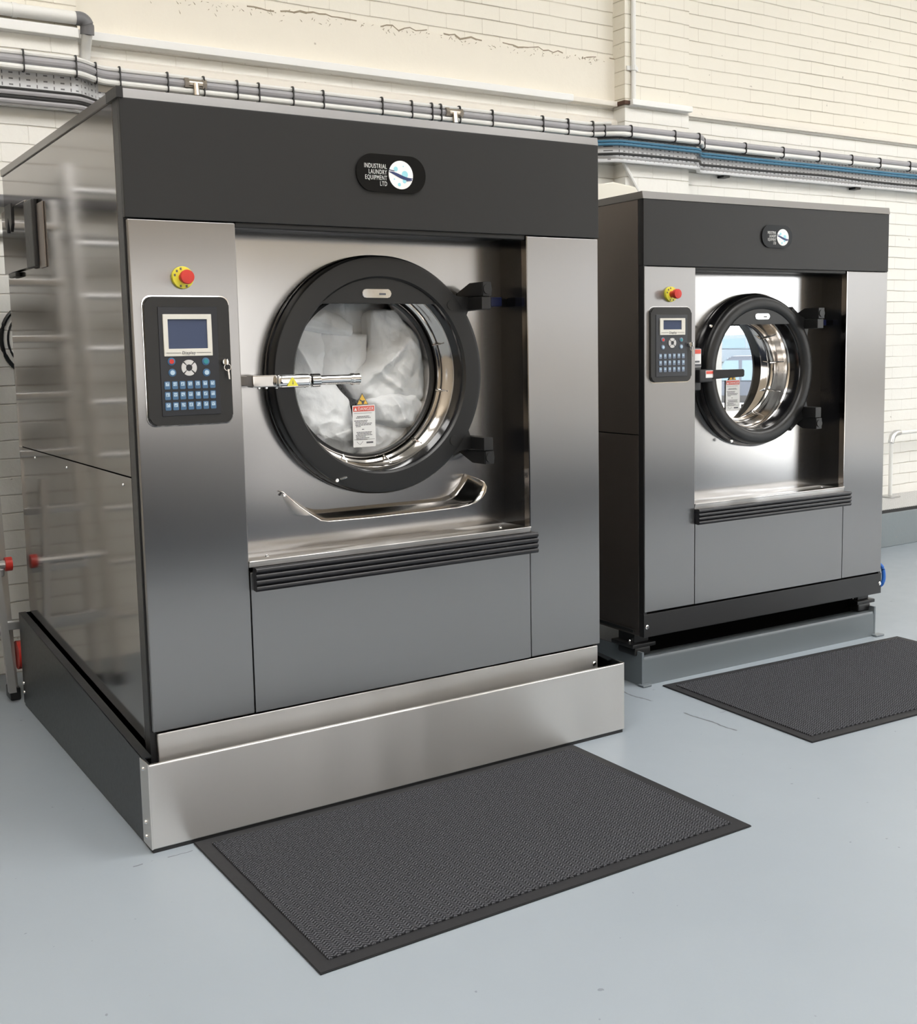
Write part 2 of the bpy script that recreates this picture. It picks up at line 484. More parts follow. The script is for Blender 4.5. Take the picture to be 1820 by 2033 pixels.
# ------------------------------------------------------------------ setting
BW, PF = 2.32, 2.21
def structure(o): o['kind'] = 'structure'; return o
XL, XR, YF = -3.0, 14.0, -7.0
structure(MB().box(XL, XR, YF, BW + 0.3, -0.2, 0.0).build('floor', M['floor'], smooth=0))
# back wall
wb = structure(MB().box(XL, XR, BW, BW + 0.25, 0, 2.96).build('wall_back', M['brick_low'], smooth=0))
MB().box(XL, XR, BW, BW + 0.25, 2.96, 5.6).build('upper_brickwork', M['brick_up'], wb, smooth=0)
for x0, x1 in ((XL, 0.487), (3.81, 4.35)):
    MB().box(x0, x1, PF, BW, 0, 2.95).build('pilaster', M['brick_low'], wb, smooth=0)
    MB().box(x0, x1, PF, BW, 2.95, 5.6).build('upper_pilaster', M['brick_pil'], wb, smooth=0)
# render band with ragged top in the middle bay
pts = [(0.487, 2.98), (3.81, 2.98)]
k = 90
for i in range(k + 1):
    x = 3.81 - (3.81 - 0.487) * i / k
    z = 3.24 + 0.014 * noise.noise(Vector((x * 3, 0, 0))) * 2 + 0.012 * noise.noise(Vector((x * 17, 3, 0))) * 2 - 0.03 * max(0, (1.6 - x) / 1.2)
    pts.append((x, z))
MB().prism(pts, BW - 0.012, BW + 0.01).build('render_band', M['plaster'], wb, smooth=0)
b = MB(); top = pts[2:]
for i in range(len(top) - 1):
    (xa, za), (xb, zb) = top[i], top[i + 1]
    q = noise.noise(Vector((xa * 5, 7, 1)))
    if q < -0.12: continue
    h = 0.0025 + 0.007 * max(0, q) + 0.004 * rnd.random()
    b.hexa([(xa, BW - .0135, za - h), (xb, BW - .0135, zb - h), (xb, BW - .006, zb - h), (xa, BW - .006, za - h), (xa, BW - .0135, za + .002), (xb, BW - .0135, zb + .002), (xb, BW - .006, zb + .002), (xa, BW - .006, za + .002)])
for i in range(150):
    xa = rnd.uniform(0.6, 3.75); za = 3.232 - 0.035 * max(0, (1.6 - xa) / 1.2) - abs(rnd.gauss(0, .022)); a = rnd.uniform(-1.2, 1.2); l = rnd.uniform(.004, .016); h = rnd.uniform(.0010, .0024)
    dx, dz = l * math.cos(a), l * math.sin(a); nx, nz = -math.sin(a) * h, math.cos(a) * h
    b.prism([(xa, za), (xa + dx + nx, za + dz + nz), (xa + dx * 1.4, za + dz * 1.4), (xa + dx - nx, za + dz - nz)], BW - .0132, BW - .006)
b.build('crack_line', M['crack'], wb, smooth=0, label='ragged crack and pits along the top of the render')['kind'] = 'stuff'
MB().prism([(BW - 0.045, 2.72), (BW - 0.045, 2.868), (BW - 0.02, 2.885), (BW + 0.01, 2.885), (BW + 0.01, 2.72)], 0.487, 3.81, axis='x', bev=0.006).build('render_moulding', M['plaster_low'], wb)
structure(MB().box(0.487, 3.44, BW - 0.07, BW + 0.01, 2.948, 2.988, 0.004).build('trim_1', M['white_trim']))
structure(MB().box(3.44, 3.795, BW - 0.062, BW + 0.01, 2.950, 2.982, 0.006).build('trim_2', M['plaster_low']))
structure(MB().box(3.835, 4.345, PF - 0.045, PF + 0.01, 2.950, 2.986, 0.006).build('trim_3', M['white_trim']))
structure(MB().box(XL, 0.482, PF - 0.05, PF + 0.01, 2.925, 2.972, 0.006).build('trim_4', M['white_trim']))
structure(MB().prism([(BW - 0.035, 2.955), (BW - 0.035, 2.972), (BW + 0.01, 3.03), (BW + 0.01, 2.955)], 4.35, XR, axis='x').build('trim_5', M['plaster_low'], smooth=0))
tag(MB().box(3.79, 3.85, PF - 0.02, BW, 2.955, 2.978, 0.003).build('rusty_iron_bar', M['rust']),
    'short rusty iron bar stub bridging the gap between the white wall ledges', 'iron bar')
# kerb with checker plate
structure(MB().box(4.4, XR, 1.79, BW, 0, 0.245, 0.006).build('trim_6', M['kerb']))
cp = empty('checker_plate', 'silver checker plate sheet lying on the grey kerb at the right wall', 'floor plate', (5.0, 1.80, 0.245))
MB().box(0, XR - 5.02, 0.012, BW - 1.805, 0.018, 0.024).build('plate', M['tread'], cp, smooth=0)
MB().box(0, XR - 5.02, 0.0, 0.014, 0.0, 0.022).build('edge_angle', M['black_matte'], cp, smooth=0, label='dark steel edge angle')
# other walls, ceiling
structure(MB().box(XL - 0.2, XL, YF, BW + 0.3, 0, 5.6).build('wall_left', M['wall_other'], smooth=0))
structure(MB().box(XR, XR + 0.2, YF, BW + 0.3, 0, 5.6).build('wall_right', M['wall_other'], smooth=0))
OP = (9.70, 12.6, 3.9)           # roller door opening
WIN = (0.2, 3.0, 0.98, 2.3)
DOR = (3.12, 4.7, 0.0, 2.3)
W3 = (5.0, 9.0, 1.75, 2.6)
fw = MB()
Y0, Y1 = YF - 0.3, YF
fw.box(XL, WIN[0], Y0, Y1, 0, 5.6)
fw.box(WIN[0], WIN[1], Y0, Y1, 0, WIN[2]); fw.box(WIN[0], WIN[1], Y0, Y1, WIN[3], 5.6)
fw.box(WIN[1], DOR[0], Y0, Y1, 0, 5.6); fw.box(DOR[0], DOR[1], Y0, Y1, DOR[3], 5.6)
fw.box(DOR[1], W3[0], Y0, Y1, 0, 5.6)
fw.box(W3[0], W3[1], Y0, Y1, 0, W3[2]); fw.box(W3[0], W3[1], Y0, Y1, W3[3], 5.6)
fw.box(W3[1], OP[0], Y0, Y1, 0, 5.6); fw.box(OP[0], OP[1], Y0, Y1, OP[2], 5.6); fw.box(OP[1], XR, Y0, Y1, 0, 5.6)
structure(fw.build('wall_front', M['wall_other'], smooth=0))
for i, (a, b, c, d) in enumerate((WIN, W3)):
    w = structure(MB().box(a, b, Y0 + 0.10, Y0 + 0.12, c, d).build('window_%d' % (i + 1), M['frosted_bright' if i == 0 else 'frosted'], smooth=0))
    f = MB(); nx = max(2, int((b - a) / 0.5))
    for j in range(nx + 1):
        X = a + (b - a) * j / nx
        f.box(X - 0.025, X + 0.025, Y0 + 0.09, Y0 + 0.15, c, d)
    for j in range(3):
        Z = c + (d - c) * j / 2
        f.box(a, b, Y0 + 0.09, Y0 + 0.145, Z - 0.025, Z + 0.025)
    f.build('window_frame', M['white_trim'], w, smooth=0)
dd = structure(MB().box(DOR[0], DOR[1], Y0 + 0.10, Y0 + 0.12, 0.06, DOR[3]).build('door_1', M['frosted'], smooth=0))
f = MB()
for X in (DOR[0] + 0.03, (DOR[0] + DOR[1]) / 2, DOR[1] - 0.03):
    f.box(X - 0.03, X + 0.03, Y0 + 0.08, Y0 + 0.16, 0, DOR[3])
f.box(DOR[0], DOR[1], Y0 + 0.08, Y0 + 0.155, 0, 0.1); f.box(DOR[0], DOR[1], Y0 + 0.08, Y0 + 0.155, DOR[3] - 0.08, DOR[3])
f.build('door_frame', M['white_trim'], dd, smooth=0)
structure(MB().box(DOR[1] + .1, 9.4, YF - 0.002, YF + 0.02, 0.60, 0.86).build('trim_12', M['white_trim'], smooth=0))  # unseen white strip, added to give the steel a bright reflected band
for j, (a, b_) in enumerate(((XL, DOR[0]), (DOR[1], OP[0] - .13), (OP[1], XR))):
    structure(MB().box(a, b_, YF - 0.002, YF + 0.012, 0, 0.60 if j == 1 else 0.92).build('trim_%d' % (9 + j), M['reflect_dark'], smooth=0))  # unseen dark wall bands, added to darken what the steel reflects
structure(MB().box(XL, 9.0, YF + .02, -3.95, 0.0, 0.004).build('floor_reflected_dark', M['reflect_dark'], smooth=0))  # unseen dark floor area, added to darken the reflections in the steel
structure(MB().box(OP[0] - 0.12, OP[0] - 0.002, Y1 - 0.02, Y1 + 0.10, 0, OP[2], 0.005).build('trim_7', M['white_trim']))
structure(MB().box(OP[0] - 0.12, OP[1] + 0.1, Y1 - 0.02, Y1 + 0.35, OP[2], OP[2] + 0.4, 0.01).build('trim_8', M['galv']))
# ceiling with rooflights
RL = [(-2.7, -1.5), (-0.9, 0.6), (2.4, 3.9), (5.8, 7.3), (9.2, 10.7), (12.0, 13.5)]  # all unseen; the two leftmost are added to brighten the left side
cl = MB(); xx = XL - 0.2
for a, b in RL:
    cl.box(xx, a, YF, BW + 0.3, 5.6, 5.75)
    cl.box(a, b, YF, -4.6, 5.6, 5.75); cl.box(a, b, -0.6, BW + 0.3, 5.6, 5.75)
    xx = b
cl.box(xx, XR + 0.2, YF, BW + 0.3, 5.6, 5.75)
structure(cl.build('ceiling', M['ceil'], smooth=0))
for i, (a, b) in enumerate(RL):
    w = structure(MB().box(a, b, -4.6, -0.6, 5.68, 5.70).build('window_%d' % (i + 3), M['rooflight'], smooth=0))
    f = MB()
    for j in range(6):
        Y = -4.6 + 4.0 * j / 5
        f.box(a, b, Y - 0.02, Y + 0.02, 5.62, 5.69)
    f.build('glazing_bar', M['white_trim'], w, smooth=0)
# yard
structure(MB().prism([(YF, -.04), (-12, -.06), (-17, -.75), (-45, -.75), (-45, -.9), (YF, -.9)], -8, 70, axis='x').build('yard_ground', M['yard'], smooth=0))

# ------------------------------------------------------------------ shared machine pieces
def screw(x, y, z, parent, r=0.006, name='screw', axis='y'):
    b = MB(); b.lathe([(0, -0.004), (r * 0.7, -0.004), (r, -0.001), (r, 0.002)], 0, 0, 12)
    if axis == 'x':
        bmesh.ops.rotate(b.bm, verts=b.bm.verts[:], matrix=Matrix.Rotation(-PI / 2, 3, 'Z'), cent=(0, 0, 0))
    bmesh.ops.translate(b.bm, verts=b.bm.verts[:], vec=(x, y, z))
    return b.build(name, M['chrome'], parent)

def danger_label(root, x0, z1, w, h, y, tri):
    b = MB(); b.prism(rrect(x0, x0 + w, z1 - h, z1, 0.003), y, y - 0.0012)
    b.box(x0 + 0.003, x0 + w - 0.003, y - 0.0018, y - 0.001, z1 - 0.021, z1 - 0.003, mi=1)
    t = x0 + 0.012
    b.prism([(t - 0.006, z1 - 0.018), (t + 0.006, z1 - 0.018), (t, z1 - 0.007)], y - 0.0024, y - 0.0015, mi=0)
    r2 = random.Random(3)
    zz = z1 - 0.027
    rows = [(0.9, 0), (0, 0), (0.62, .15), (0.74, .1), (0, 0), (0.68, 0), (0.6, 0.05), (0.85, 0.05), (0.8, 0.05), (0.25, 0.08), (0, 0), (0.12, 0.38),
            (0, 0), (0.78, .1), (0.72, .13), (0.85, .06), (0.5, .06), (0.66, .08), (0.58, .08)]
    st = (h - 0.05) / len(rows)
    for wd, off in rows:
        if wd:
            X = x0 + 0.006 + (w - 0.012) * off; X1 = X + (w - 0.012) * wd
            if wd > 0.86: b.box(X, X1, y - 0.0017, y - 0.001, zz - 0.0011, zz, mi=2)
            else:
                while X < X1:
                    q = min(X1, X + r2.uniform(0.004, 0.012)); b.box(X, q, y - 0.0017, y - 0.001, zz - st * 0.5, zz - st * 0.05, mi=2); X = q + 0.0012
        zz -= st
    b.box(x0 + 0.004, x0 + w - 0.004, y - 0.0017, y - 0.001, z1 - h + 0.026, z1 - h + 0.027, mi=2)
    b.box(x0 + w * 0.58, x0 + w * 0.88, y - 0.0017, y - 0.001, z1 - h + 0.012, z1 - h + 0.018, mi=2)
    arc = [(x0 + w * 0.16 + w * 0.26 * i / 8, y - 0.0014, z1 - h + 0.020 - 0.010 * math.sin(PI * i / 8)) for i in range(9)]
    b.tube(arc, 0.0006, 5, mi=2)
    o = b.build('danger_label', [M['white_label'], M['label_red'], M['ink']], root, smooth=0, label='white danger label with red header')
    text('lettering', 'DANGER', 0.0155, (x0 + 0.021, y - 0.0022, z1 - 0.0175), M['white_label'], o, sx=(w - 0.028) / 0.066 * 1.0)
    cx, zt, s = tri
    b = MB(); b.prism([(cx - s, zt - s * 1.75), (cx + s, zt - s * 1.75), (cx, zt)], y, y - 0.0012, mi=1)
    b.prism([(cx - s * .86, zt - s * 1.66), (cx + s * .86, zt - s * 1.66), (cx, zt - s * .18)], y - 0.001, y - 0.0018, mi=0)
    b.tube([(cx - s * .42, y - 0.002, zt - s * 1.0), (cx - s * .1, y - 0.002, zt - s * 1.22), (cx + s * .4, y - 0.002, zt - s * 1.18)], s * .09, 6, mi=1)
    b.lathe([(0, y - 0.0026), (s * .22, y - 0.0022), (s * .24, y - 0.0015)], cx + s * .08, zt - s * 1.42, 10, mi=1)
    b.build('warning_triangle', [M['warn'], M['ink']], root, smooth=0, label='yellow hand hazard triangle')

def logo(root, x0, x1, z0, z1, disc, y):
    r = (z1 - z0) / 2 * 0.98
    b = MB(); b.prism(rrect(x0, x1, z0, z1, min(r, (x1 - x0) / 2 * .98), 10), y, y - 0.006, bev=0.0025)
    bd = b.build('logo_badge', M['badge_black'], root, smooth=40, label='black pill shaped maker badge')
    cx, cz, R = disc
    b = MB(); yy = y - 0.0062
    b.lathe([(0, yy - 0.001), (R, yy - 0.001), (R, yy + 0.001)], cx, cz, 40, mi=0)
    def wave(t): return cz + R * (0.16 - 0.30 * t - 0.16 * math.sin(PI * (t * 2)) * 0.9)
    n = 16
    up = []; dn = []
    for i in range(n + 1):
        t = i / n; X = cx - R * 0.985 + 1.97 * R * t
        th = R * 0.16 * math.sin(PI * t) ** 0.8 + 0.0006
        zc = cz + R * (0.20 * math.cos(PI * (t * 1.15 + 0.02)) - 0.02)
        up.append((X, zc + th * .5)); dn.append((X, zc - th))
    b.prism(up + dn[::-1], yy - 0.0016, yy - 0.0005, mi=1)
    for px, pz, rr in ((-.42, .40, .17), (.32, .05, .26), (.20, .62, .05), (-.55, -.32, .06), (-.15, -.68, .13), (.28, -.42, .15)):
        b.lathe([(0, yy - 0.0014), (R * rr, yy - 0.0014), (R * rr, yy - 0.0005)], cx + R * px, cz + R * pz, 14, mi=2)
    b.tube([(cx - R * .98, yy - 0.0012, cz + R * .32), (cx - R * .55, yy - 0.0012, cz + R * .25)], R * .03, 5, mi=1)
    b.tube([(cx + R * .45, yy - 0.0012, cz - R * .38), (cx + R * .9, yy - 0.0012, cz - R * .32)], R * .04, 5, mi=1)
    b.build('logo_disc', [M['white_label'], M['logo_blue'], M['bubble']], bd, smooth=0, label='white disc with blue wave and bubbles')
    ts = (z1 - z0) * 0.172
    for i, wd in enumerate(('INDUSTRIAL', 'LAUNDRY', 'EQUIPMENT', 'LTD')):
        text('lettering', wd, ts, (cx - R * 1.14, yy, cz + R * .36 - i * ts * 0.88), M['lettering'], bd, 'RIGHT', sx=0.66 if x1 - x0 > .22 else 0.50)

def estop(root, x, z, R):
    q = MB().lathe([(0, -0.012), (R * .96, -0.012), (R, -0.009), (R, 0.002)], x, z, 32)
    for a in (105, 135, 165, 250, 290):
        c = math.radians(a)
        q.box(x + R * .80 * math.cos(c) - R * .08, x + R * .80 * math.cos(c) + R * .08, -0.0128, -0.011, z + R * .80 * math.sin(c) - R * .10, z + R * .80 * math.sin(c) + R * .10, mi=1)
    o = q.build('emergency_stop', [M['yellow'], M['ink']], root, label='yellow round plate of the emergency stop')
    b = MB().lathe([(R * .42, -0.012), (R * .42, -0.03), (R * .60, -0.034), (R * .64, -0.046), (R * .60, -0.052), (0, -0.054)], x, z, 28)
    b.build('push_button', M['red'], o, label='red mushroom button')

def control_panel(root, x0, x1, z0, z1, inset, frame, win, pad, pr, btns, keys, lockp, dark, keymat, border=True):
    b = MB(); b.prism(rrect(x0 - 0.004, x1 + 0.004, z0 - 0.004, z1 + 0.004, 0.026, 8), 0.001, -0.003, mi=1)
    b.prism(rrect(x0, x1, z0, z1, 0.024, 8), 0.0, -0.012, mi=0, bev=0.004)
    o = b.build('control_panel', [M['bezel'], M['chrome']], root, label='black control panel with rounded corners')
    ix0, ix1, iz0, iz1 = inset
    b = MB(); b.box(ix0, ix1, -0.014, -0.010, iz0, iz1, 0.0015)
    b.build('overlay', dark, o)
    fx0, fx1, fz0, fz1 = frame; wx0, wx1, wz0, wz1 = win
    b = MB()
    b.box(fx0, fx1, -0.019, -0.013, wz1, fz1, 0.0012); b.box(fx0, fx1, -0.019, -0.013, fz0, wz0, 0.0012)
    b.box(fx0, wx0, -0.019, -0.013, wz0 - .002, wz1 + .002, 0.0008); b.box(wx1, fx1, -0.019, -0.013, wz0 - .002, wz1 + .002, 0.0008)
    zc = fz0 + (wz0 - fz0) * 0.42
    b.box(fx0 + 0.006, (fx0 + fx1) / 2 - 0.024, -0.0196, -0.018, zc, zc + 0.0012, mi=1); b.box((fx0 + fx1) / 2 + 0.024, fx1 - 0.006, -0.0196, -0.018, zc, zc + 0.0012, mi=1)
    fr = b.build('display_frame', [M['cream_frame'], M['ink']], o, label='cream display frame')
    MB().box(wx0 - .001, wx1 + .001, -0.0155, -0.0145, wz0 - .001, wz1 + .001).build('display_screen', M['lcd'], o, smooth=0, label='dark blue display screen')
    text('lettering', 'Display', 0.0125, ((fx0 + fx1) / 2, -0.0194, zc - 0.0035), M['ink'], o, 'CENTER')
    px, pz = pad
    b = MB()
    for q in range(4):
        a0 = q * PI / 2 + PI / 4 + 0.09; a1 = a0 + PI / 2 - 0.18
        arc = [a0 + (a1 - a0) * i / 8 for i in range(9)]
        b.prism([(px + pr * math.cos(a), pz + pr * math.sin(a)) for a in arc] + [(px + pr * .42 * math.cos(a), pz + pr * .42 * math.sin(a)) for a in arc[::-1]], -0.013, -0.0175, bev=0.001)
    b.build('direction_pad', M['pad_grey'], o, label='pale round direction pad of four keys')
    for (bx, bz, br, m1, m2) in btns:
        b = MB().lathe([(0, -0.018), (br * .6, -0.0178), (br * .62, -0.0172), (br, -0.016), (br, -0.013)], bx, bz, 20, mi=0)
        b.lathe([(0, -0.0184), (br * .62, -0.0182), (br * .62, -0.017)], bx, bz, 16, mi=1)
        b.build('round_button', [m1, m2], o)
    kx0, kx1, nk, kz0, kz1, nr, kw, kh = keys
    r3 = random.Random(5)
    for r in range(nr):
        for c in range(nk):
            kx = kx0 + (kx1 - kx0) * c / (nk - 1); kz = kz0 + (kz1 - kz0) * r / (nr - 1)
            b = MB(); b.prism(rrect(kx - kw, kx + kw, kz - kh, kz + kh, kw * .35, 3), -0.013, -0.0168, bev=0.0008)
            z2 = kz + kh * 0.25
            b.box(kx - kw * .62, kx + kw * .62, -0.0172, -0.0165, z2 - kh * .42, z2 + kh * .5, mi=1)
            for _ in range(3):
                u = r3.uniform(-.45, .35) * kw; v = r3.uniform(-.25, .35) * kh
                b.box(kx + u - kw * .08, kx + u + kw * .16, -0.0176, -0.017, z2 + v - kh * .09, z2 + v + kh * .09, mi=0)
            b.build('key', [keymat, M['key_pale']], o, smooth=30)
    lx, lz = lockp
    b = MB().lathe([(0, -0.024), (0.009, -0.024), (0.011, -0.021), (0.011, -0.010)], lx, lz, 20)
    b.build('lock', M['chrome'], o, label='chrome key lock')
    b = MB(); b.box(lx - 0.0015, lx + 0.0015, -0.036, -0.022, lz - 0.009, lz + 0.009, 0.0008)
    b.lathe([(0.011, -0.0262), (0.011, -0.0248), (0.0095, -0.0248), (0.0095, -0.0262)], lx + 0.004, lz - 0.016, 18, close=True)
    b.hexa([(lx + .003, -.028, lz - .022), (lx + .008, -.028, lz - .022), (lx + .010, -.028, lz - .052), (lx + .006, -.028, lz - .052),
            (lx + .003, -.0265, lz - .022), (lx + .008, -.0265, lz - .022), (lx + .010, -.0265, lz - .052), (lx + .006, -.0265, lz - .052)])
    b.build('lock_key', M['chrome'], o, label='small keys hanging from the lock')

def bumper(root, x0, x1, z0, z1, y):
    n = 4; h = (z1 - z0) / n
    pts = []
    for i in range(n):
        for k in range(7):
            a = -PI / 2 + PI * k / 6
            pts.append((y - 0.020 - 0.009 * math.cos(a), z0 + h * (i + .5) + h * .5 * math.sin(a)))
    prof = [(y + 0.002, z0 + 0.002)] + pts + [(y + 0.002, z1 - 0.002)]
    MB().prism(prof, x0, x1, axis='x').build('bumper_strip', M['bumper'], root, smooth=50, label='black ribbed rubber bumper strip')

def hinge(root, xa, xb, za, zm, zb, yp, up):
    """fixed half (bracket reaching back to the panel) and moving half (carries the door arm)"""
    b = MB()
    lo, hi = (zm, zb) if up else (za, zm)
    k = 0.030
    if up: pr = [(0.0, lo + .001), (0.0, hi), (0.085, hi), (yp, hi - k), (yp, lo + .001)]
    else: pr = [(0.0, lo), (0.0, hi - .001), (yp, hi - .001), (yp, lo + k), (0.085, lo)]
    b.prism(pr, xa, xb, axis='x', bev=0.003)
    b.lathe([(0, -0.0035), (0.017, -0.0035), (0.018, 0.003)], (xa + xb) / 2 + .001, (lo + hi) / 2, 20)
    o = b.build('hinge', M['door_black'], root, label='black door hinge block')
    lo, hi = (za, zm) if up else (zm, zb)
    b = MB(); b.box(xa, xb - 0.002, 0.004, 0.112, lo + .001, hi - 0.001, 0.003)
    b.build('hinge_knuckle', M['door_black'], o)

def door_ring(root, cx, cz, R, Rin, y0, y1, arms, thick_round, chord, pill, mat, caps):
    b = MB()
    if thick_round:
        prof = []
        rc = (R + Rin) / 2; a = (R - Rin) / 2; d = (y0 - y1) * .5; yc = (y0 + y1) / 2
        for k in range(20):
            t = 2 * PI * k / 20
            ct, st_ = math.cos(t), math.sin(t)
            prof.append((rc + a * math.copysign(abs(ct) ** .75, ct), yc + d * math.copysign(abs(st_) ** .75, st_)))
        b.lathe(prof, cx, cz, 96, close=True)
    else:
        e = 0.010
        b.lathe([(R - e * 1.6, y1), (R - e * .5, y1 + e * .25), (R, y1 + e), (R, y0), (Rin, y0), (Rin, y1 + e * .6), (Rin + e * .6, y1)], cx, cz, 96, close=True)
    for pts in arms:
        b.prism(pts, y1 + 0.002, y1 + 0.036, bev=0.003)
    # crescent filling the top of the opening down to the chord
    n = 28
    hz = chord - cz; a0 = math.asin(hz / (Rin + 0.004))
    arc = [a0 + (PI - 2 * a0) * i / n for i in range(n + 1)]
    pts = [(cx + (Rin + .004) * math.cos(t), cz + (Rin + .004) * math.sin(t)) for t in arc]
    b.prism(pts, y1 + 0.010, y1 + 0.030, bev=0.002)
    for bx, bz in caps:
        b.lathe([(0, y1 - 0.002), (0.017, y1 - 0.002), (0.018, y1 + 0.002)], bx, bz, 20)
    o = b.build('door', mat, root, smooth=40, label='black round door ring with a filled top segment')
    px0, px1, pz0, pz1 = pill
    b = MB(); b.prism(rrect(px0, px1, pz0, pz1, (pz1 - pz0) * .48, 6), y1 + 0.011, y1 + 0.006, bev=0.0015)
    b.box(px0 + (px1 - px0) * .58, px0 + (px1 - px0) * .80, y1 + 0.0045, y1 + 0.007, pz0 + (pz1 - pz0) * .32, pz0 + (pz1 - pz0) * .55, mi=1)
    b.build('sight_window', [M['chrome'], M['ink']], o, label='small silver pill shaped window')
    return o

# ------------------------------------------------------------------ washing machine (large, left)
def side_panels(root, D, zT, seam, zB, mat, y0):
    MB().box(0.0, 0.012, y0, D, seam + 0.002, zT, 0.001).build('side_panel', mat, root)
    MB().box(0.0, 0.012, y0, D, zB, seam - 0.002, 0.001).build('side_panel', mat, root)

A = empty('washing_machine', 'large stainless industrial washing machine full of white laundry, standing inside a spill tray', 'washing machine', (0, 0, 0))
W1, D1, ZT = 1.75, 1.632, 2.2
ZF, ZB = 1.864, 0.338
side_panels(A, D1, ZT, 1.109, 0.06, M['side_steel'], 0.072)
MB().box(0.0005, 0.02, 0.0205, 0.070, 0.06, ZT - .001).build('corner_strip', M['black_matte'], A, smooth=0)
MB().box(W1 - 0.012, W1, 0.045, D1, 0.06, ZT, 0.001).build('side_panel', M['side_steel'], A)
b = MB(); b.box(0.012, W1 - 0.012, D1 - 0.012, D1 - 0.001, 0.06, ZT); b.box(0.012, W1 - .012, 0.02, D1 - .012, 0.06, 0.075)
b.box(W1 - 0.02, W1 - .004, 0.021, 0.045, 0.2, ZT - .001)
b.box(0.02, W1 - .02, 0.35, 0.36, 0.08, 0.9); b.box(0.012, W1 - .012, 0.02, 0.35, 0.7, 0.74)
b.build('cabinet', M['black_matte'], A, smooth=0, label='dark inner frame of the cabinet')
b = MB(); b.prism([(0.001, ZT), (0.006, ZT + .027), (D1, ZT + .027), (D1, ZT)], -0.006, W1 + 0.002, axis='x', bev=0.001)
b.build('top_cap', M['brushed'], A)
MB().box(-0.008, 0.012, -0.004, 0.10, ZT - 0.002, ZT + 0.029, 0.001).build('cap_corner', M['black_matte'], A)
MB().box(0.0, W1, 0.0, 0.02, ZF + 0.002, ZT, 0.003).build('fascia', M['dark_paint'], A, label='charcoal painted top fascia')
XB, XC = 0.333, 1.421
MB().box(XB + .002, XC - .002, 0.006, 0.03, ZF - 0.014, ZF + 0.004, 0.004).build('fascia_lip', M['dark_paint'], A)
REC = 0.165
b = MB(); b.box(0.006, XB, 0.0, 0.02, ZB, ZF - 0.001, 0.004, seg=3); b.box(XB - 0.012, XB, 0.018, REC, 0.80, ZF - .001)
b.build('control_column', M['brushed'], A, label='brushed steel left front panel')
MB().box(XC, W1 - .004, 0.0, 0.02, ZB, ZF - 0.001, 0.004, seg=3).build('front_panel', M['brushed'], A, label='brushed steel right front panel')
MB().box(XB + 0.003, XC - 0.003, 0.0, 0.02, ZB, 0.79, 0.002).build('lower_panel', M['brushed'], A, label='brushed steel lower front panel')
MB().box(XC, XC + 0.012, 0.018, REC + .002, 0.80, ZF).build('recess_cheek', M['black_gloss'], A, smooth=0, label='black side of the door recess')
MB().box(XC - 0.002, XC + 0.004, 0.0005, 0.03, 0.80, ZF - .001).build('cheek_flange', M['side_steel'], A, smooth=0)
MB().box(XB, XC, 0.03, REC, ZF, ZF + 0.02).build('recess_ceiling', M['black_matte'], A, smooth=0)
CX, CZ = 0.880, 1.387
MB().plate_hole(XB - .002, XC + .002, 0.765, ZF + .01, CX, CZ, 0.345, REC, REC + 0.004).build('recess_panel', M['recess_steel'], A, smooth=0, label='polished steel panel behind the door')
b = MB(); b.hexa([(XB, 0.0, 0.806), (XC, 0.0, 0.806), (XC, REC, 0.806), (XB, REC, 0.806), (XB, -0.004, 0.824), (XC, -0.004, 0.824), (XC, REC, 0.820), (XB, REC, 0.820)])
b.tube([(XB, -0.004, 0.8235), (XC, -0.004, 0.8235)], 0.0028, 8)
b.build('recess_sill', M['brushed_fine'], A, smooth=0, label='steel sill below the door')
screw(0.42, 0.06, 0.822, A, 0.007); screw(1.33, 0.06, 0.822, A, 0.007)
bumper(A, 0.345, 1.437, 0.730, 0.806, 0.0)
b = MB(); b.box(0.018, W1 - 0.012, 0.004, 0.02, 0.2, ZB - 0.006, 0.004, seg=3); b.build('kick_plate', M['brushed_fine'], A, label='steel kick plate strip')
screw(0.034, 0.004, 0.235, A, 0.009, 'bolt'); screw(W1 - 0.03, 0.004, 0.262, A, 0.009, 'bolt')
for y in (0.16, 0.85, 1.35): screw(0.001, y, 1.08, A, 0.005, axis='x')
logo(A, 0.748, 1.006, 1.982, 2.102, (0.911, 2.040, 0.0455), -0.0005)
estop(A, 0.160, 1.697, 0.033)
B = M['key_blue']
control_panel(A, 0.038, 0.297, 1.264, 1.641, (0.077, 0.258, 1.291, 1.612), (0.090, 0.238, 1.467, 1.590), (0.104, 0.224, 1.489, 1.575),
              (0.1635, 1.4325), 0.0235,
              [(0.111, 1.452, 0.0115, B, M['red']), (0.216, 1.450, 0.0115, B, M['teal']), (0.112, 1.419, 0.0115, B, M['key_pale']), (0.217, 1.417, 0.0115, B, M['key_pale'])],
              (0.095, 0.234, 7, 1.382, 1.320, 3, 0.0088, 0.0118), (0.276, 1.447), M['overlay'], B)
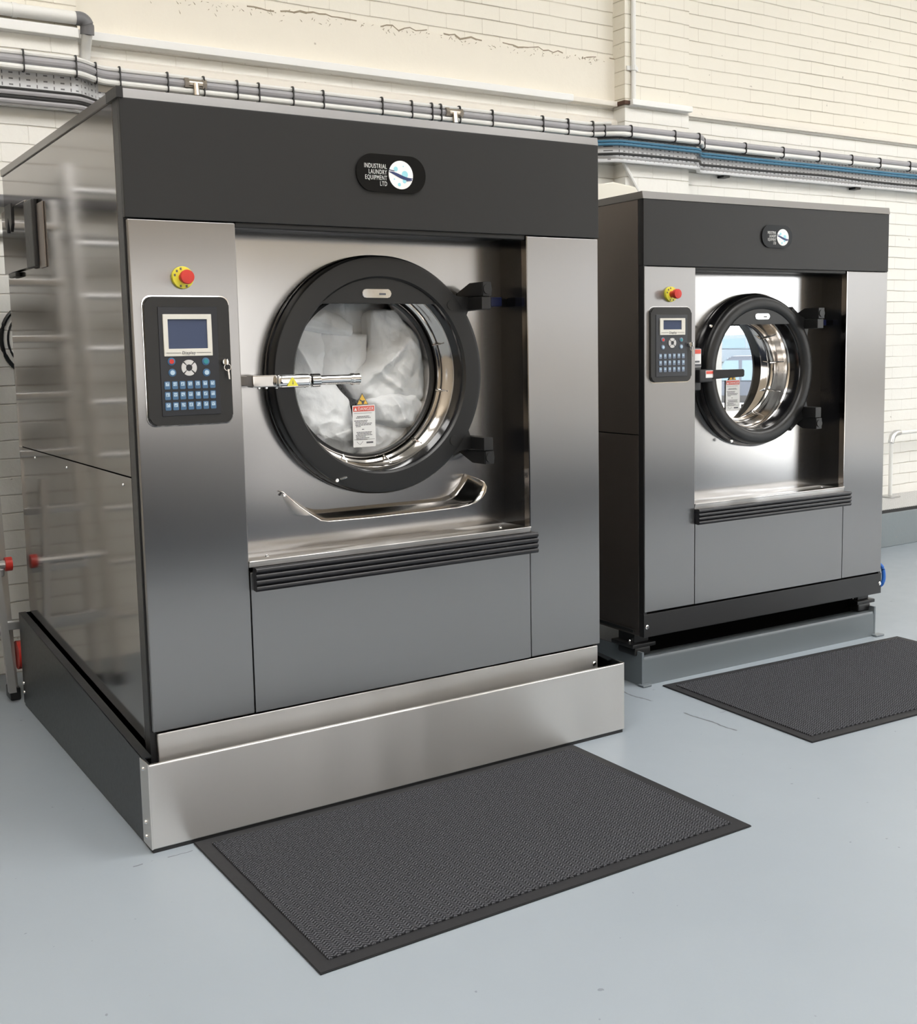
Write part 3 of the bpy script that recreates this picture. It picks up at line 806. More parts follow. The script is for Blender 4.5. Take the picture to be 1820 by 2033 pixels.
# porthole
MB().lathe([(0.315, REC), (0.400, REC)] + [(0.392 + .015 * math.cos(t), REC - 0.020 - 0.018 * math.sin(t)) for t in [PI * (-.3 + .8 * i / 8) for i in range(9)]] + [(0.383, REC - 0.030), (0.325, REC - 0.030)], CX, CZ, 96, close=True).build('door_seat', M['black_gloss'], A, label='glossy black ring around the door opening')
arm_u = [(1.195, 1.545), (1.228, 1.530), (1.212, 1.578), (1.225, 1.606), (1.262, 1.606), (1.262, 1.652), (1.185, 1.652), (1.150, 1.668), (1.105, 1.708), (1.095, 1.675)]
arm_l = [(1.095, 1.099), (1.105, 1.066), (1.150, 1.100), (1.185, 1.115), (1.262, 1.115), (1.262, 1.160), (1.225, 1.160), (1.212, 1.196), (1.228, 1.244), (1.195, 1.229)]
dr = door_ring(A, CX, CZ, 0.402, 0.327, 0.140, 0.088, [arm_u, arm_l], False, 1.629, (0.811, 0.921, 1.648, 1.677), M['door_black'], [(1.156, 1.625), (1.156, 1.150)])
b = MB().lathe([(0.329, 0.100), (0.329, 0.20), (0.312, 0.20), (0.314, 0.155), (0.322, 0.11)], CX, CZ, 96, close=True)
b.build('door_gasket', M['black_gloss'], A)
b = MB().lathe([(0.322, 0.140), (0.322, 0.30), (0.279, 0.30), (0.279, 0.243), (0.284, 0.236), (0.290, 0.236), (0.293, 0.226), (0.296, 0.216), (0.303, 0.212), (0.304, 0.200), (0.307, 0.178), (0.313, 0.170), (0.315, 0.140)], CX, CZ, 96, close=True)
b.build('door_funnel', M['funnel_steel'], A, label='polished steel funnel ring')
for a in (20, -12, -52, -78, -110, 62):
    c = math.radians(a)
    b = MB(); b.tube([(CX + 0.315 * math.cos(c), 0.17, CZ + 0.315 * math.sin(c)), (CX + 0.290 * math.cos(c), 0.215, CZ + 0.290 * math.sin(c))], 0.0035, 8)
    b.build('glass_clip', M['chrome'], A)
b = MB().lathe([(0.286, 0.246), (0.286, 0.228), (0.278, 0.226), (0.276, 0.234), (0.276, 0.246)], CX, CZ, 96, close=True)
b.build('glass_seal', M['black_matte'], A)
b = MB().lathe([(0, 0.226), (0.14, 0.229), (0.28, 0.236)], CX, CZ, 72)
b.build('door_glass', M['glass'], A, label='clear round door glass')
b = MB().lathe([(0.34, 0.31), (0.47, 0.31), (0.47, 1.15), (0, 1.15)], CX, CZ, 72)
b.build('drum', M['drum'], A, label='perforated steel drum')
danger_label(A, 0.826, 1.283, 0.089, 0.146, 0.224, (0.866, 1.326, 0.0235))
hinge(A, 1.229, 1.269, 1.606, 1.652, 1.701, REC, True)
hinge(A, 1.228, 1.269, 1.066, 1.112, 1.161, REC, False)
MB().box(1.345, 1.392, 0.115, REC, 1.622, 1.655, 0.003).build('blue_reflection_block', M['navy'], A, label='dark blue block standing in for a reflected blue mark')  # block added in place of a blue reflection beside the hinge
# chrome lever handle
b = MB(); b.box(0.388, 0.470, 0.045, 0.095, 1.364, 1.402, 0.004); b.box(0.395, 0.42, 0.09, REC, 1.368, 1.398, 0.002)
h = b.build('door_handle', M['funnel_steel'], A, label='chrome lever handle')
b = MB(); b.box(0.462, 0.585, 0.018, 0.060, 1.360, 1.403, 0.016, seg=5); b.tube([(0.585, 0.036, 1.381), (0.612, 0.034, 1.381)], 0.022, 16)
b.tube([(0.61, 0.034, 1.381), (0.722, 0.028, 1.381)], 0.0155, 16); b.tube([(0.718, 0.028, 1.381), (0.752, 0.026, 1.381)], [0.0175, 0.0185], 16)
b.tube([(0.724, 0.0275, 1.381), (0.731, 0.0275, 1.381)], 0.0195, 16)
b.build('handle_bar', M['chrome'], h)
for X in (0.415, 0.44, 0.475, 0.575): screw(X, 0.062, 1.362, h, 0.005, 'bolt')
b = MB(); b.prism([(0.492, 1.366), (0.530, 1.366), (0.511, 1.396)], 0.0180, 0.0165); b.prism([(0.5095, 1.371), (0.5135, 1.371), (0.5125, 1.386)], 0.0164, 0.0160, mi=1)
b.build('warning_triangle', [M['yellow'], M['ink']], h, smooth=0, label='yellow warning triangle sticker')
b = MB().lathe([(0, 0.083), (0.006, 0.083), (0.007, 0.088)], 0.69, 1.045, 12); b.tube([(0.70, 0.085, 1.047), (0.725, 0.084, 1.053)], 0.004, 8)
b.build('latch_pin', M['chrome'], A)
# drip scoop under the door
SC = [((.511, .160, 1.015), (.511, .165, 1.016)), ((.522, .150, 1.012), (.524, .165, 1.014)), ((.538, .138, .992), (.540, .165, 1.000)), ((.562, .112, .964), (.572, .165, .976)), ((.588, .08, .938), (.606, .165, .951)),
      ((.612, .056, .919), (.640, .165, .940)), ((.640, .05, .914), (.675, .165, .937)), ((.80, .05, .911), (.80, .165, .936)), ((1.0, .05, .911), (1.0, .165, .935)),
      ((1.14, .05, .913), (1.145, .165, .936)), ((1.185, .05, .917), (1.180, .165, .943)), ((1.220, .05, .925), (1.200, .165, .955)), ((1.248, .05, .940), (1.218, .165, .972)),
      ((1.265, .05, .960), (1.232, .165, .990)), ((1.270, .052, .980), (1.243, .165, 1.004)), ((1.262, .058, .997), (1.250, .165, 1.014)), ((1.252, .075, 1.006), (1.252, .165, 1.018))]
b = MB(); rows = []
for F, Bk in SC:
    rows.append([b.bm.verts.new([Bk[q] + (F[q] - Bk[q]) * t - (0.012 * math.sin(PI * t) if q == 2 and .6 < F[0] < 1.24 else 0) for q in range(3)]) for t in (0, .2, .4, .6, .8, 1.0)])
for i in range(len(rows) - 1):
    for k in range(5):
        b.bm.faces.new([rows[i][k], rows[i][k + 1], rows[i + 1][k + 1], rows[i + 1][k]])
o = b.build('drip_scoop', M['funnel_steel'], A, smooth=60, label='curved polished drip scoop below the door')
sm = o.modifiers.new('thick', 'SOLIDIFY'); sm.thickness = 0.003
screw(0.524, 0.146, 1.003, o, 0.005)
# dosing box on the left side
b = MB(); b.box(-0.016, 0.0, 1.19, 1.615, 1.808, 2.056, 0.003); b.build('side_hatch', M['side_steel'], A, label='steel hatch on the left side')
MB().box(-0.022, 0.0, 1.055, 1.187, 1.802, 2.048, 0.008).build('hatch_seal', M['black_matte'], A, label='black padded edge of the side hatch')
MB().box(-0.006, 0.0, 0.96, 1.052, 1.795, 2.026, 0.002).build('hatch_plate', M['side_dull'], A)
b = MB(); b.prism([(1.40, 2.068), (1.52, 2.068), (1.52, 1.995), (1.49, 1.962), (1.462, 2.02), (1.430, 1.962), (1.405, 1.99)], -0.022, -0.016, axis='x'); b.build('hatch_latch', M['black_matte'], A, smooth=0)
MB().box(-0.020, -0.001, 1.40, 1.52, 1.788, 1.806, 0.004).build('hatch_foot', M['black_matte'], A)

# ------------------------------------------------------------------ laundry in the drum
def garment(name, label, outline, y0, folds, seed, depth=0.10, th=0.06):
    """a crumpled cloth bundle: outline (x,z) filled with a displaced, rounded front"""
    xs = [p[0] for p in outline]; zs = [p[1] for p in outline]
    x0, x1, z0, z1 = min(xs), max(xs), min(zs), max(zs)
    n = len(outline)
    def dist(x, z):
        d = 1e9; ins = False
        for i in range(n):
            ax, az = outline[i]; bx, bz = outline[(i + 1) % n]
            t = max(0, min(1, ((x - ax) * (bx - ax) + (z - az) * (bz - az)) / ((bx - ax) ** 2 + (bz - az) ** 2 + 1e-12)))
            d = min(d, math.hypot(x - ax - t * (bx - ax), z - az - t * (bz - az)))
            if (az > z) != (bz > z) and x < (bx - ax) * (z - az) / (bz - az) + ax: ins = not ins
        return d if ins else -d
    # polar grid from the centroid to the outline
    cx, cz = sum(xs) / n, sum(zs) / n
    NA, NR = 88, 26
    def edge(a):
        best = None
        c, s = math.cos(a), math.sin(a)
        for i in range(n):
            ax, az = outline[i]; bx, bz = outline[(i + 1) % n]
            dx, dz = bx - ax, bz - az
            den = c * dz - s * dx
            if abs(den) < 1e-12: continue
            t = ((ax - cx) * dz - (az - cz) * dx) / den
            u = ((ax - cx) * s - (az - cz) * c) / den
            if t > 0 and -1e-6 <= u <= 1 + 1e-6 and (best is None or t > best): best = t
        return best or 0.05
    E = [edge(2 * PI * k / NA) for k in range(NA)]
    b = MB()
    def front(x, z, r):
        y = y0 - th * 0.55 * math.sqrt(max(0, 1 - r ** 3.2))
        for ang, freq, amp in folds:
            u = (x * math.cos(ang) + z * math.sin(ang)); v = (-x * math.sin(ang) + z * math.cos(ang))
            w = noise.noise(Vector((u * freq, v * freq * 0.22, seed)))
            y -= amp * 1.7 * (1 - min(1, abs(w) * 2.6)) * (1 - r ** 5)
        y += 0.012 * noise.noise(Vector((x * 9, z * 9, seed + 5)))
        w2 = noise.noise(Vector((x * 22 + 3, z * 22, seed + 9))); y += 0.010 * abs(w2)
        return y
    c0 = b.bm.verts.new((cx, front(cx, cz, 0), cz)); rings = []
    for j in range(1, NR + 1):
        r = j / NR; ring = []
        for k in range(NA):
            a = 2 * PI * k / NA
            jit = 1 + 0.03 * noise.noise(Vector((math.cos(a) * 3, math.sin(a) * 3, seed)))
            x = cx + E[k] * r * jit * math.cos(a); z = cz + E[k] * r * jit * math.sin(a)
            ring.append(b.bm.verts.new((x, front(x, z, r), z)))
        rings.append(ring)
    back = [b.bm.verts.new((cx + (v.co.x - cx) * .94, y0 + 0.03 + depth * .3, cz + (v.co.z - cz) * .94)) for v in rings[-1]]
    cb = b.bm.verts.new((cx, y0 + depth, cz))
    for k in range(NA):
        j = (k + 1) % NA
        b.bm.faces.new([c0, rings[0][k], rings[0][j]])
        for i in range(NR - 1): b.bm.faces.new([rings[i][k], rings[i + 1][k], rings[i + 1][j], rings[i][j]])
        b.bm.faces.new([rings[-1][k], back[k], back[j], rings[-1][j]])
        b.bm.faces.new([back[k], cb, back[j]])
    o = b.build(name, M['cloth'], None, smooth=0)
    for p in o.data.polygons: p.use_smooth = True
    tag(o, label, 'laundry', 'white laundry in the drum')
    return o

G = [
 ('garment', 'white cloth bundle rolled across the top left of the large porthole', [(0.62, 1.61), (0.70, 1.635), (0.82, 1.60), (0.88, 1.56), (0.875, 1.525), (0.80, 1.53), (0.70, 1.545), (0.61, 1.555)], 0.300, [(1.4, 9, .010)], 1, .1, .055),
 ('garment', 'white cloth bundle in the left middle of the porthole, above the chrome handle', [(0.585, 1.55), (0.68, 1.56), (0.765, 1.54), (0.775, 1.47), (0.77, 1.37), (0.70, 1.36), (0.60, 1.36), (0.585, 1.45)], 0.325, [(0.7, 11, .018)], 2, .1, .05),
 ('garment', 'smooth folded white cloth square in the centre of the porthole', [(0.75, 1.53), (0.79, 1.545), (0.945, 1.53), (0.945, 1.44), (0.90, 1.40), (0.86, 1.36), (0.765, 1.35), (0.755, 1.45)], 0.318, [(0.3, 6, .006)], 3, .1, .045),
 ('garment', 'large white cloth with diagonal folds filling the right of the porthole', [(0.945, 1.62), (1.06, 1.62), (1.145, 1.52), (1.175, 1.40), (1.165, 1.28), (1.10, 1.26), (0.98, 1.27), (0.88, 1.30), (0.84, 1.37), (0.93, 1.43), (0.95, 1.50)], 0.308, [(2.35, 9, .020), (0.9, 13, .010)], 4, .12, .06),
 ('garment', 'white cloth with a grey care tag spread over the lower left of the porthole', [(0.60, 1.375), (0.70, 1.375), (0.80, 1.36), (0.85, 1.30), (0.87, 1.20), (0.90, 1.12), (0.85, 1.095), (0.75, 1.12), (0.66, 1.18), (0.61, 1.27)], 0.300, [(2.0, 7, .014)], 5, .12, .06),
 ('garment', 'white cloth puffed out at the lower right of the porthole beside the danger label', [(0.90, 1.30), (1.00, 1.325), (1.12, 1.31), (1.16, 1.26), (1.13, 1.19), (1.02, 1.19), (0.92, 1.22)], 0.292, [(0.5, 8, .014)], 6, .12, .06),
 ('garment', 'shaded white cloth at the bottom right of the porthole under the others', [(0.84, 1.21), (0.96, 1.225), (1.12, 1.21), (1.10, 1.15), (1.02, 1.095), (0.93, 1.075), (0.86, 1.085)], 0.322, [(1.9, 7, .012)], 7, .12, .05),
 ('garment', 'greyish cloth hanging in shadow at the top of the porthole behind the others', [(0.66, 1.66), (0.80, 1.69), (0.98, 1.69), (1.08, 1.64), (1.05, 1.55), (0.93, 1.50), (0.80, 1.50), (0.70, 1.56)], 0.40, [(0.0, 9, .014)], 8, .12, .05),
]
GARM = [garment(*g) for g in G]
b = MB(); b.hexa([(.702, .262, 1.182), (.712, .262, 1.190), (.742, .262, 1.160), (.732, .262, 1.150), (.702, .266, 1.182), (.712, .266, 1.190), (.742, .266, 1.160), (.732, .266, 1.150)])
b.build('care_tag', M['pipe_grey'], GARM[4], smooth=0, label='small grey sewn tag')

# ------------------------------------------------------------------ spill tray
T = empty('spill_tray', 'stainless fronted spill tray on the floor around the large washing machine', 'spill tray', (-0.04, -0.082, 0))
LX, LY = 1.833, 1.752
b = MB(); b.box(0, LX, 0, 0.016, 0.012, 0.272, 0.0045, seg=3); b.box(-0.002, 0.003, 0.0, 0.080, 0.012, 0.274, 0.001)
b.box(LX - .003, LX + .002, 0.0, 0.080, 0.012, 0.274, 0.001)
b.build('front_plate', M['brushed_fine'], T, label='brushed steel front plate')
for X, nm in ((0, 0), (LX, 1)):
    b = MB(); xa, xb = (X + 0.002, X + 0.008) if nm == 0 else (X - 0.008, X - 0.002)
    b.prism([(0.006, 0.012), (LY, 0.012), (LY, 0.400), (0.006, 0.272)], xa, xb, axis='x')
    xa, xb = (X + 0.002, X + 0.030) if nm == 0 else (X - 0.030, X - 0.002)
    b.hexa([(xa, .06, .272), (xb, .06, .272), (xb, LY, .398), (xa, LY, .398), (xa, .06, .276), (xb, .06, .276), (xb, LY, .402), (xa, LY, .402)])
    b.build('side_plate', M['tray_side'], T, smooth=0, label='dark grey side plate')
MB().box(0.008, LX - .008, LY - .006, LY, 0.012, 0.40).build('rear_plate', M['tray_side'], T, smooth=0)
MB().box(0.004, LX - .004, 0.004, LY - .01, 0.0, 0.013).build('base_strip', M['black_matte'], T, smooth=0)
for z in (0.250, 0.085, 0.040): screw(-0.003, 0.045, z, T, 0.007, axis='x')
for z in (0.10, 0.06): screw(0.001, LY - 0.02, z, T, 0.007, axis='x')

# ------------------------------------------------------------------ washing machine (smaller, right)
RZ = -0.02929
C2 = empty('washing_machine', 'smaller stainless washing machine with an empty drum and a black lever, on a blue-grey frame', 'washing machine', (2.229, 0.288, 0), RZ)
W2, D2, ZT2 = 1.525, 1.28, 2.071
zF, zB, zC = 1.797, 0.332, 0.223
b2 = C2
side_panels(C2, D2, ZT2, 1.094, zC, M['side_dull'], 0.036)
MB().box(W2 - 0.012, W2, 0.032, D2, zC, ZT2, 0.001).build('side_panel', M['side_steel'], C2)
b = MB(); b.box(0.012, W2 - 0.012, D2 - 0.012, D2 - .001, zC, ZT2); b.box(0.012, W2 - .012, 0.02, D2 - .012, zC + .01, zC + 0.03)
b.box(0.002, 0.018, 0.004, 0.034, zC + .02, ZT2 - .001); b.box(W2 - 0.018, W2 - .002, 0.004, 0.034, zC + .02, ZT2 - .001)
b.box(0.02, W2 - .02, 0.30, 0.31, zC + .03, 0.9); b.box(0.012, W2 - .012, 0.02, 0.30, 0.66, 0.69)
b.build('cabinet', M['black_matte'], C2, smooth=0, label='dark inner frame of the cabinet')
MB().prism([(-0.002, ZT2), (0.004, ZT2 + .030), (D2, ZT2 + .030), (D2, ZT2)], -0.004, W2 + 0.003, axis='x', bev=0.001).build('top_cap', M['brushed'], C2)
MB().box(0.0, W2, 0.0, 0.034, zF + 0.002, ZT2, 0.003).build('fascia', M['dark_paint'], C2, label='charcoal painted top fascia')
xB, xC, rec = 0.287, 1.238, 0.15
MB().box(xB + .002, xC - .002, 0.006, 0.03, zF - 0.012, zF + 0.004, 0.004).build('fascia_lip', M['dark_paint'], C2)
b = MB(); b.box(0.004, xB, 0.0, 0.02, zB, zF - .001, 0.003); b.box(xB - 0.012, xB, 0.018, rec, 0.75, zF - .001)
b.build('control_column', M['brushed'], C2, label='brushed steel left front panel')
MB().box(xC, W2 - .004, 0.0, 0.02, zB, zF - .001, 0.003).build('front_panel', M['brushed'], C2, label='brushed steel right front panel')
MB().box(xB + .003, xC - .003, 0.0, 0.02, zB, 0.735, 0.002).build('lower_panel', M['brushed'], C2, label='brushed steel lower front panel')
MB().box(xC, xC + 0.012, 0.018, rec + .002, 0.75, zF).build('recess_cheek', M['black_gloss'], C2, smooth=0, label='black side of the door recess')
MB().box(xC - 0.002, xC + 0.004, 0.0005, 0.03, 0.75, zF - .001).build('cheek_flange', M['side_steel'], C2, smooth=0)
MB().box(xB, xC, 0.03, rec, zF, zF + 0.02).build('recess_ceiling', M['black_matte'], C2, smooth=0)
cx, cz = 0.763, 1.346
MB().plate_hole(xB - .002, xC + .002, 0.715, zF + .01, cx, cz, 0.30, rec, rec + 0.004).build('recess_panel', M['recess_steel'], C2, smooth=0, label='polished steel panel behind the door')
b = MB(); b.hexa([(xB, 0.0, 0.755), (xC, 0.0, 0.755), (xC, rec, 0.758), (xB, rec, 0.758), (xB, -0.004, 0.778), (xC, -0.004, 0.778), (xC, rec, 0.772), (xB, rec, 0.772)])
b.tube([(xB, -0.004, 0.7775), (xC, -0.004, 0.7775)], 0.0028, 8)
b.build('recess_sill', M['brushed_fine'], C2, smooth=0, label='steel sill below the door')
screw(1.17, 0.07, 0.772, C2, 0.007)
bumper(C2, 0.289, 1.262, 0.688, 0.757, 0.0)
MB().box(0.0, W2, 0.0, 0.03, zC, zB - 0.008, 0.002).build('base_panel', M['black_matte'], C2, label='black base panel')
screw(0.018, 0.0, 0.268, C2, 0.010, 'bolt'); screw(W2 - 0.012, 0.0, 0.272, C2, 0.010, 'bolt')
MB().box(0.10, W2 - .10, 0.10, 0.115, 0.125, zC + .02).build('gap_shade_sheet', M['gap_shade'], C2, smooth=0)  # black sheet put in for the shade between base and frame
MB().box(-0.012, 0.0, 0.06, D2 - .02, zC + 0.012, zC + 0.026, 0.002).build('side_rail', M['black_matte'], C2)
for X, Y in ((0.0, 0.0), (W2 - 0.09, 0.0), (0.0, D2 - .15), (W2 - .09, D2 - .15)):
    b = MB(); b.box(X - 0.02, X + 0.11, Y + 0.05, Y + 0.20, 0.165, 0.183, 0.004); b.box(X + 0.005, X + 0.085, Y + 0.07, Y + 0.18, 0.183, zC + .005, 0.004)
    b.box(X + 0.0, X + 0.09, Y + 0.06, Y + 0.18, 0.126, 0.165, 0.01)
    o = b.build('foot', M['black_matte'], C2, label='black foot plate on a rubber pad')
    screw(X + 0.0, Y + 0.09, 0.19, o, 0.009, 'bolt')
logo(C2, 0.672, 0.860, 1.891, 1.991, (0.800, 1.938, 0.0365), -0.0005)
estop(C2, 0.143, 1.682, 0.032)
K = M['key_grey']
control_panel(C2, 0.029, 0.255, 1.315, 1.628, (0.055, 0.229, 1.338, 1.597), (0.074, 0.213, 1.512, 1.582), (0.092, 0.193, 1.535, 1.573),
              (0.1425, 1.4785), 0.0205,
              [(0.092, 1.492, 0.010, K, M['red']), (0.193, 1.491, 0.010, K, M['teal']), (0.092, 1.461, 0.010, K, M['key_pale']), (0.193, 1.462, 0.010, K, M['key_pale'])],
              (0.078, 0.204, 6, 1.4235, 1.3675, 3, 0.0082, 0.0105), (0.241, 1.471), plain('overlay_grey', (0.028, 0.030, 0.036), 0.3), K)
MB().lathe([(0.275, rec), (0.345, rec), (0.352, rec - .006), (0.352, rec - 0.028), (0.342, rec - 0.046), (0.325, rec - 0.050), (0.280, rec - 0.045)], cx, cz, 96, close=True).build('door_seat', M['black_gloss'], C2, label='glossy black ring around the door opening')
au = [(1.000, 1.575), (1.070, 1.490), (1.070, 1.533), (1.082, 1.533), (1.082, 1.578), (1.02, 1.590), (0.97, 1.635), (0.95, 1.610)]
al = [(1.000, 1.117), (1.070, 1.202), (1.070, 1.167), (1.080, 1.167), (1.080, 1.118), (1.02, 1.102), (0.97, 1.057), (0.95, 1.082)]
door_ring(C2, cx, cz, 0.340, 0.275, 0.128, 0.070, [], True, 1.556, (0.722, 0.812, 1.578, 1.604), M['door_black'], [])
b = MB(); b.prism(au, 0.084, 0.112, bev=0.003); b.build('door_arm', M['door_black'], C2)
b = MB(); b.prism(al, 0.084, 0.112, bev=0.003); b.build('door_arm', M['door_black'], C2)
MB().lathe([(0.279, 0.095), (0.279, 0.185), (0.262, 0.185), (0.264, 0.140), (0.271, 0.10)], cx, cz, 96, close=True).build('door_gasket', M['black_gloss'], C2)
MB().lathe([(0.272, 0.130), (0.272, 0.33), (0.205, 0.33), (0.205, 0.262), (0.212, 0.256), (0.222, 0.252), (0.226, 0.236), (0.233, 0.230), (0.240, 0.214), (0.243, 0.196), (0.252, 0.180), (0.255, 0.160), (0.264, 0.150), (0.266, 0.130)], cx, cz, 96, close=True).build('door_funnel', M['funnel_steel'], C2, label='polished steel funnel ring')
for a in (8, -25, -60, 40):
    c = math.radians(a)
    b = MB(); b.tube([(cx + 0.262 * math.cos(c), 0.165, cz + 0.262 * math.sin(c)), (cx + 0.224 * math.cos(c), 0.235, cz + 0.224 * math.sin(c))], 0.0035, 8)
    b.build('glass_clip', M['chrome'], C2)
MB().lathe([(0, 0.243), (0.222, 0.243)], cx, cz, 72).build('door_glass', M['glass2'], C2, label='round door glass reflecting the yard')
MB().lathe([(0.25, 0.34), (0.40, 0.34), (0.40, 1.05), (0, 1.05)], cx, cz, 72).build('drum', M['drum'], C2, label='empty perforated steel drum')
danger_label(C2, 0.700, 1.300, 0.090, 0.145, 0.240, (0.742, 1.342, 0.0235))
hinge(C2, 1.045, 1.088, 1.532, 1.578, 1.627, rec, True)
hinge(C2, 1.041, 1.082, 1.066, 1.117, 1.168, rec, False)
MB().box(1.175, 1.215, 0.10, rec, 1.548, 1.575, 0.003).build('blue_reflection_block', M['navy'], C2, label='dark blue block standing in for a reflected blue mark')  # same added block, for a blue reflection in the recess
b = MB(); b.box(0.300, 0.350, 0.03, 0.13, 1.27, 1.455, 0.006); b.box(0.318, 0.400, 0.005, 0.060, 1.305, 1.362, 0.008)
h = b.build('door_handle', M['black_matte'], C2, label='black lever handle and latch block')
b = MB(); b.hexa([(.39, .0, 1.318), (.39, .045, 1.318), (.39, .045, 1.358), (.39, .0, 1.358), (.56, -.022, 1.325), (.56, .012, 1.325), (.56, .012, 1.358), (.56, -.022, 1.358)], bev=0.004)
b.build('handle_bar', M['black_matte'], h)
b = MB(); b.box(0.303, 0.347, 0.0285, 0.0300, 1.372, 1.45); b.box(0.305, 0.345, 0.0278, 0.0286, 1.43, 1.448, mi=1); b.box(0.312, 0.338, 0.0278, 0.0286, 1.392, 1.400, mi=2); b.box(0.304, 0.346, 0.0278, 0.0286, 1.374, 1.386, mi=2)
b.build('sticker', [M['white_label'], M['label_red'], M['ink']], h, smooth=0, label='white warning sticker with red band')
b = MB(); b.box(0.352, 0.396, 0.0035, 0.0050, 1.325, 1.356); b.box(0.354, 0.394, 0.0028, 0.0036, 1.342, 1.354, mi=1)
b.build('sticker', [M['white_label'], M['label_red']], h, smooth=0, label='small red and white sticker')
for X, Z in ((0.46, 1.45), (0.452, 1.375), (0.60, 1.03), (0.47, 1.55)): screw(X, 0.098, Z, C2, 0.008)

# frame below it
P2 = empty('steel_plinth', 'blue-grey painted steel channel frame under the smaller washing machine', 'plinth', (2.229, 0.288, 0), RZ)
b = MB(); b.prism([(0.030, 0.0), (0.030, 0.110), (0.036, 0.124), (0.16, 0.124), (0.16, 0.112), (0.044, 0.112), (0.042, 0.012), (0.09, 0.012), (0.09, 0.0)], 0.024, 1.525, axis='x')
b.build('channel_beam', M['steel_paint'], P2, smooth=30)
for X in (0.012, 1.513):
    MB().box(X, X + 0.012, 0.028, 1.25, 0.0, 0.150, 0.002).build('side_beam', M['steel_paint'], P2)
b = MB(); b.box(0.0, 0.05, 0.005, 0.045, 0, 0.010, 0.004); b.box(1.50, 1.56, 0.0, 0.04, 0.0, 0.010, 0.004); b.build('weld_tab', M['steel_paint'], P2)
b = MB(); b.tube(smooth_path([(3.760, .42, .375), (3.795, .36, .372), (3.833, .31, .345), (3.848, .30, .295), (3.838, .305, .245), (3.800, .35, .222), (3.762, .42, .220)]), 0.010, 10)
tag(b.build('blue_hose', M['hose_blue']), 'short bright blue hose loop at the right corner of the smaller machine', 'hose')

# things on top of / behind it
b = MB()
b.prism([(2.62, 2.105), (2.62, 2.29), (2.84, 2.296), (2.925, 2.311), (3.075, 2.293), (3.098, 2.262), (3.098, 2.105)], 1.28, 1.50, bev=0.008)
tag(b.build('plastic_container', M['container']), 'cream plastic container standing on top of the smaller machine', 'container')
b = MB(); b.tube([(3.780, 2.19, 2.600), (3.905, 2.19, 2.425), (4.06, 2.19, 2.20), (4.08, 2.19, 1.6)], 0.012, 8)
tag(b.build('white_pipe', M['pipe_white']), 'thin white pipe slanting down the pilaster behind the smaller machine', 'pipe')

# ------------------------------------------------------------------ mats
def mat(name, label, loc, rz, L, Wd):
    r = empty(name, label, 'floor mat', loc, rz, None)
    b = MB(); b.prism([(0, 0), (L, 0), (L, Wd), (0, Wd)], 0.0, 0.006, axis='z', bev=0.002); b.build('border', M['mat_border'], r, label='smooth rubber border')
    e = 0.042
    b = MB()
    nx, ny = 150, 4
    b.box(e, L - e, e, Wd - e, 0.005, 0.0105, 0.002)
    b.build('carpet', M['carpet'], r, smooth=30, label='ribbed charcoal carpet')
    return r
mat('floor_mat', 'charcoal ribbed floor mat in front of the large washing machine', (0.084, -0.959, 0.0), 0.0, 1.456, 0.874)
mat('floor_mat', 'charcoal ribbed floor mat in front of the smaller washing machine', (2.270, -0.578, 0.0), -0.052, 1.5, 0.845)

# ------------------------------------------------------------------ cable run on the wall
def path(x0, x1, yb, yp, z, zj=0.0):
    """polyline that steps out around the pilasters"""
    out = []
    keys = [(-4, yp), (0.44, yp), (0.62, yb), (3.52, yb), (3.74, yp), (4.36, yp), (4.52, yb), (14.0, yb)]
    def Y(x):
        for (a, ya), (b_, yb_) in zip(keys, keys[1:]):
            if a <= x <= b_:
                t = (x - a) / (b_ - a); t = t * t * (3 - 2 * t)
                return ya + (yb_ - ya) * t
        return yb
    x = x0
    while x < x1 + 1e-6:
        out.append((x, Y(x), z + zj * noise.noise(Vector((x * 1.3, z * 9, 0)))))
        near = any(abs(x - q) < 0.28 for q in (0.53, 3.63, 4.44))
        x += 0.03 if near else 0.12
    out.append((x1, Y(x1), z))
    return out
YB, YP = 2.24, 2.13
XE = 11.0
tag(MB().tube(path(XL + .02, 3.66, YB, YP, 2.822), 0.011, 8).build('conduit_pipe', M['pipe_white']), 'thin white pipe, topmost of the bundle running above the large machine', 'pipe')
gp = tag(MB().tube(path(XL + .02, XE, YB, YP, 2.792), 0.0185, 10).build('conduit_pipe', M['pipe_grey']), 'long grey pipe strapped into the wall bundle with black cable ties', 'pipe')
wp = tag(MB().tube(path(XL + .02, XE, YB - .004, YP - .004, 2.758), 0.0145, 10).build('conduit_pipe', M['pipe_white']), 'white pipe running just below the long grey pipe on the wall', 'pipe')
tray = MB()
pt = path(XL + .02, XE, BW - 0.035, PF - 0.035, 0)
for (z0, z1, d0, d1) in ((2.598, 2.752, 0, 0.003), (2.594, 2.600, -0.03, 0.003), (2.598, 2.612, -0.032, -0.029)):
    prev = None
    for p in pt:
        q = [tray.bm.verts.new((p[0], p[1] + d, z)) for d, z in ((d0, z0), (d1, z0), (d1, z1), (d0, z1))]
        if prev:
            for k in range(4):
                tray.bm.faces.new([prev[k], q[k], q[(k + 1) % 4], prev[(k + 1) % 4]])
        prev = q
ct = tray.build('cable_tray', M['galv'], smooth=0)
tag(ct, 'perforated galvanised cable tray fixed along the back wall', 'cable tray')
for X in (4.75, 6.1, 7.35):
    MB().box(X - .03, X + .03, BW - 0.06, BW, 2.578, 2.594, 0.003).build('bracket', M['tray_side'], ct)
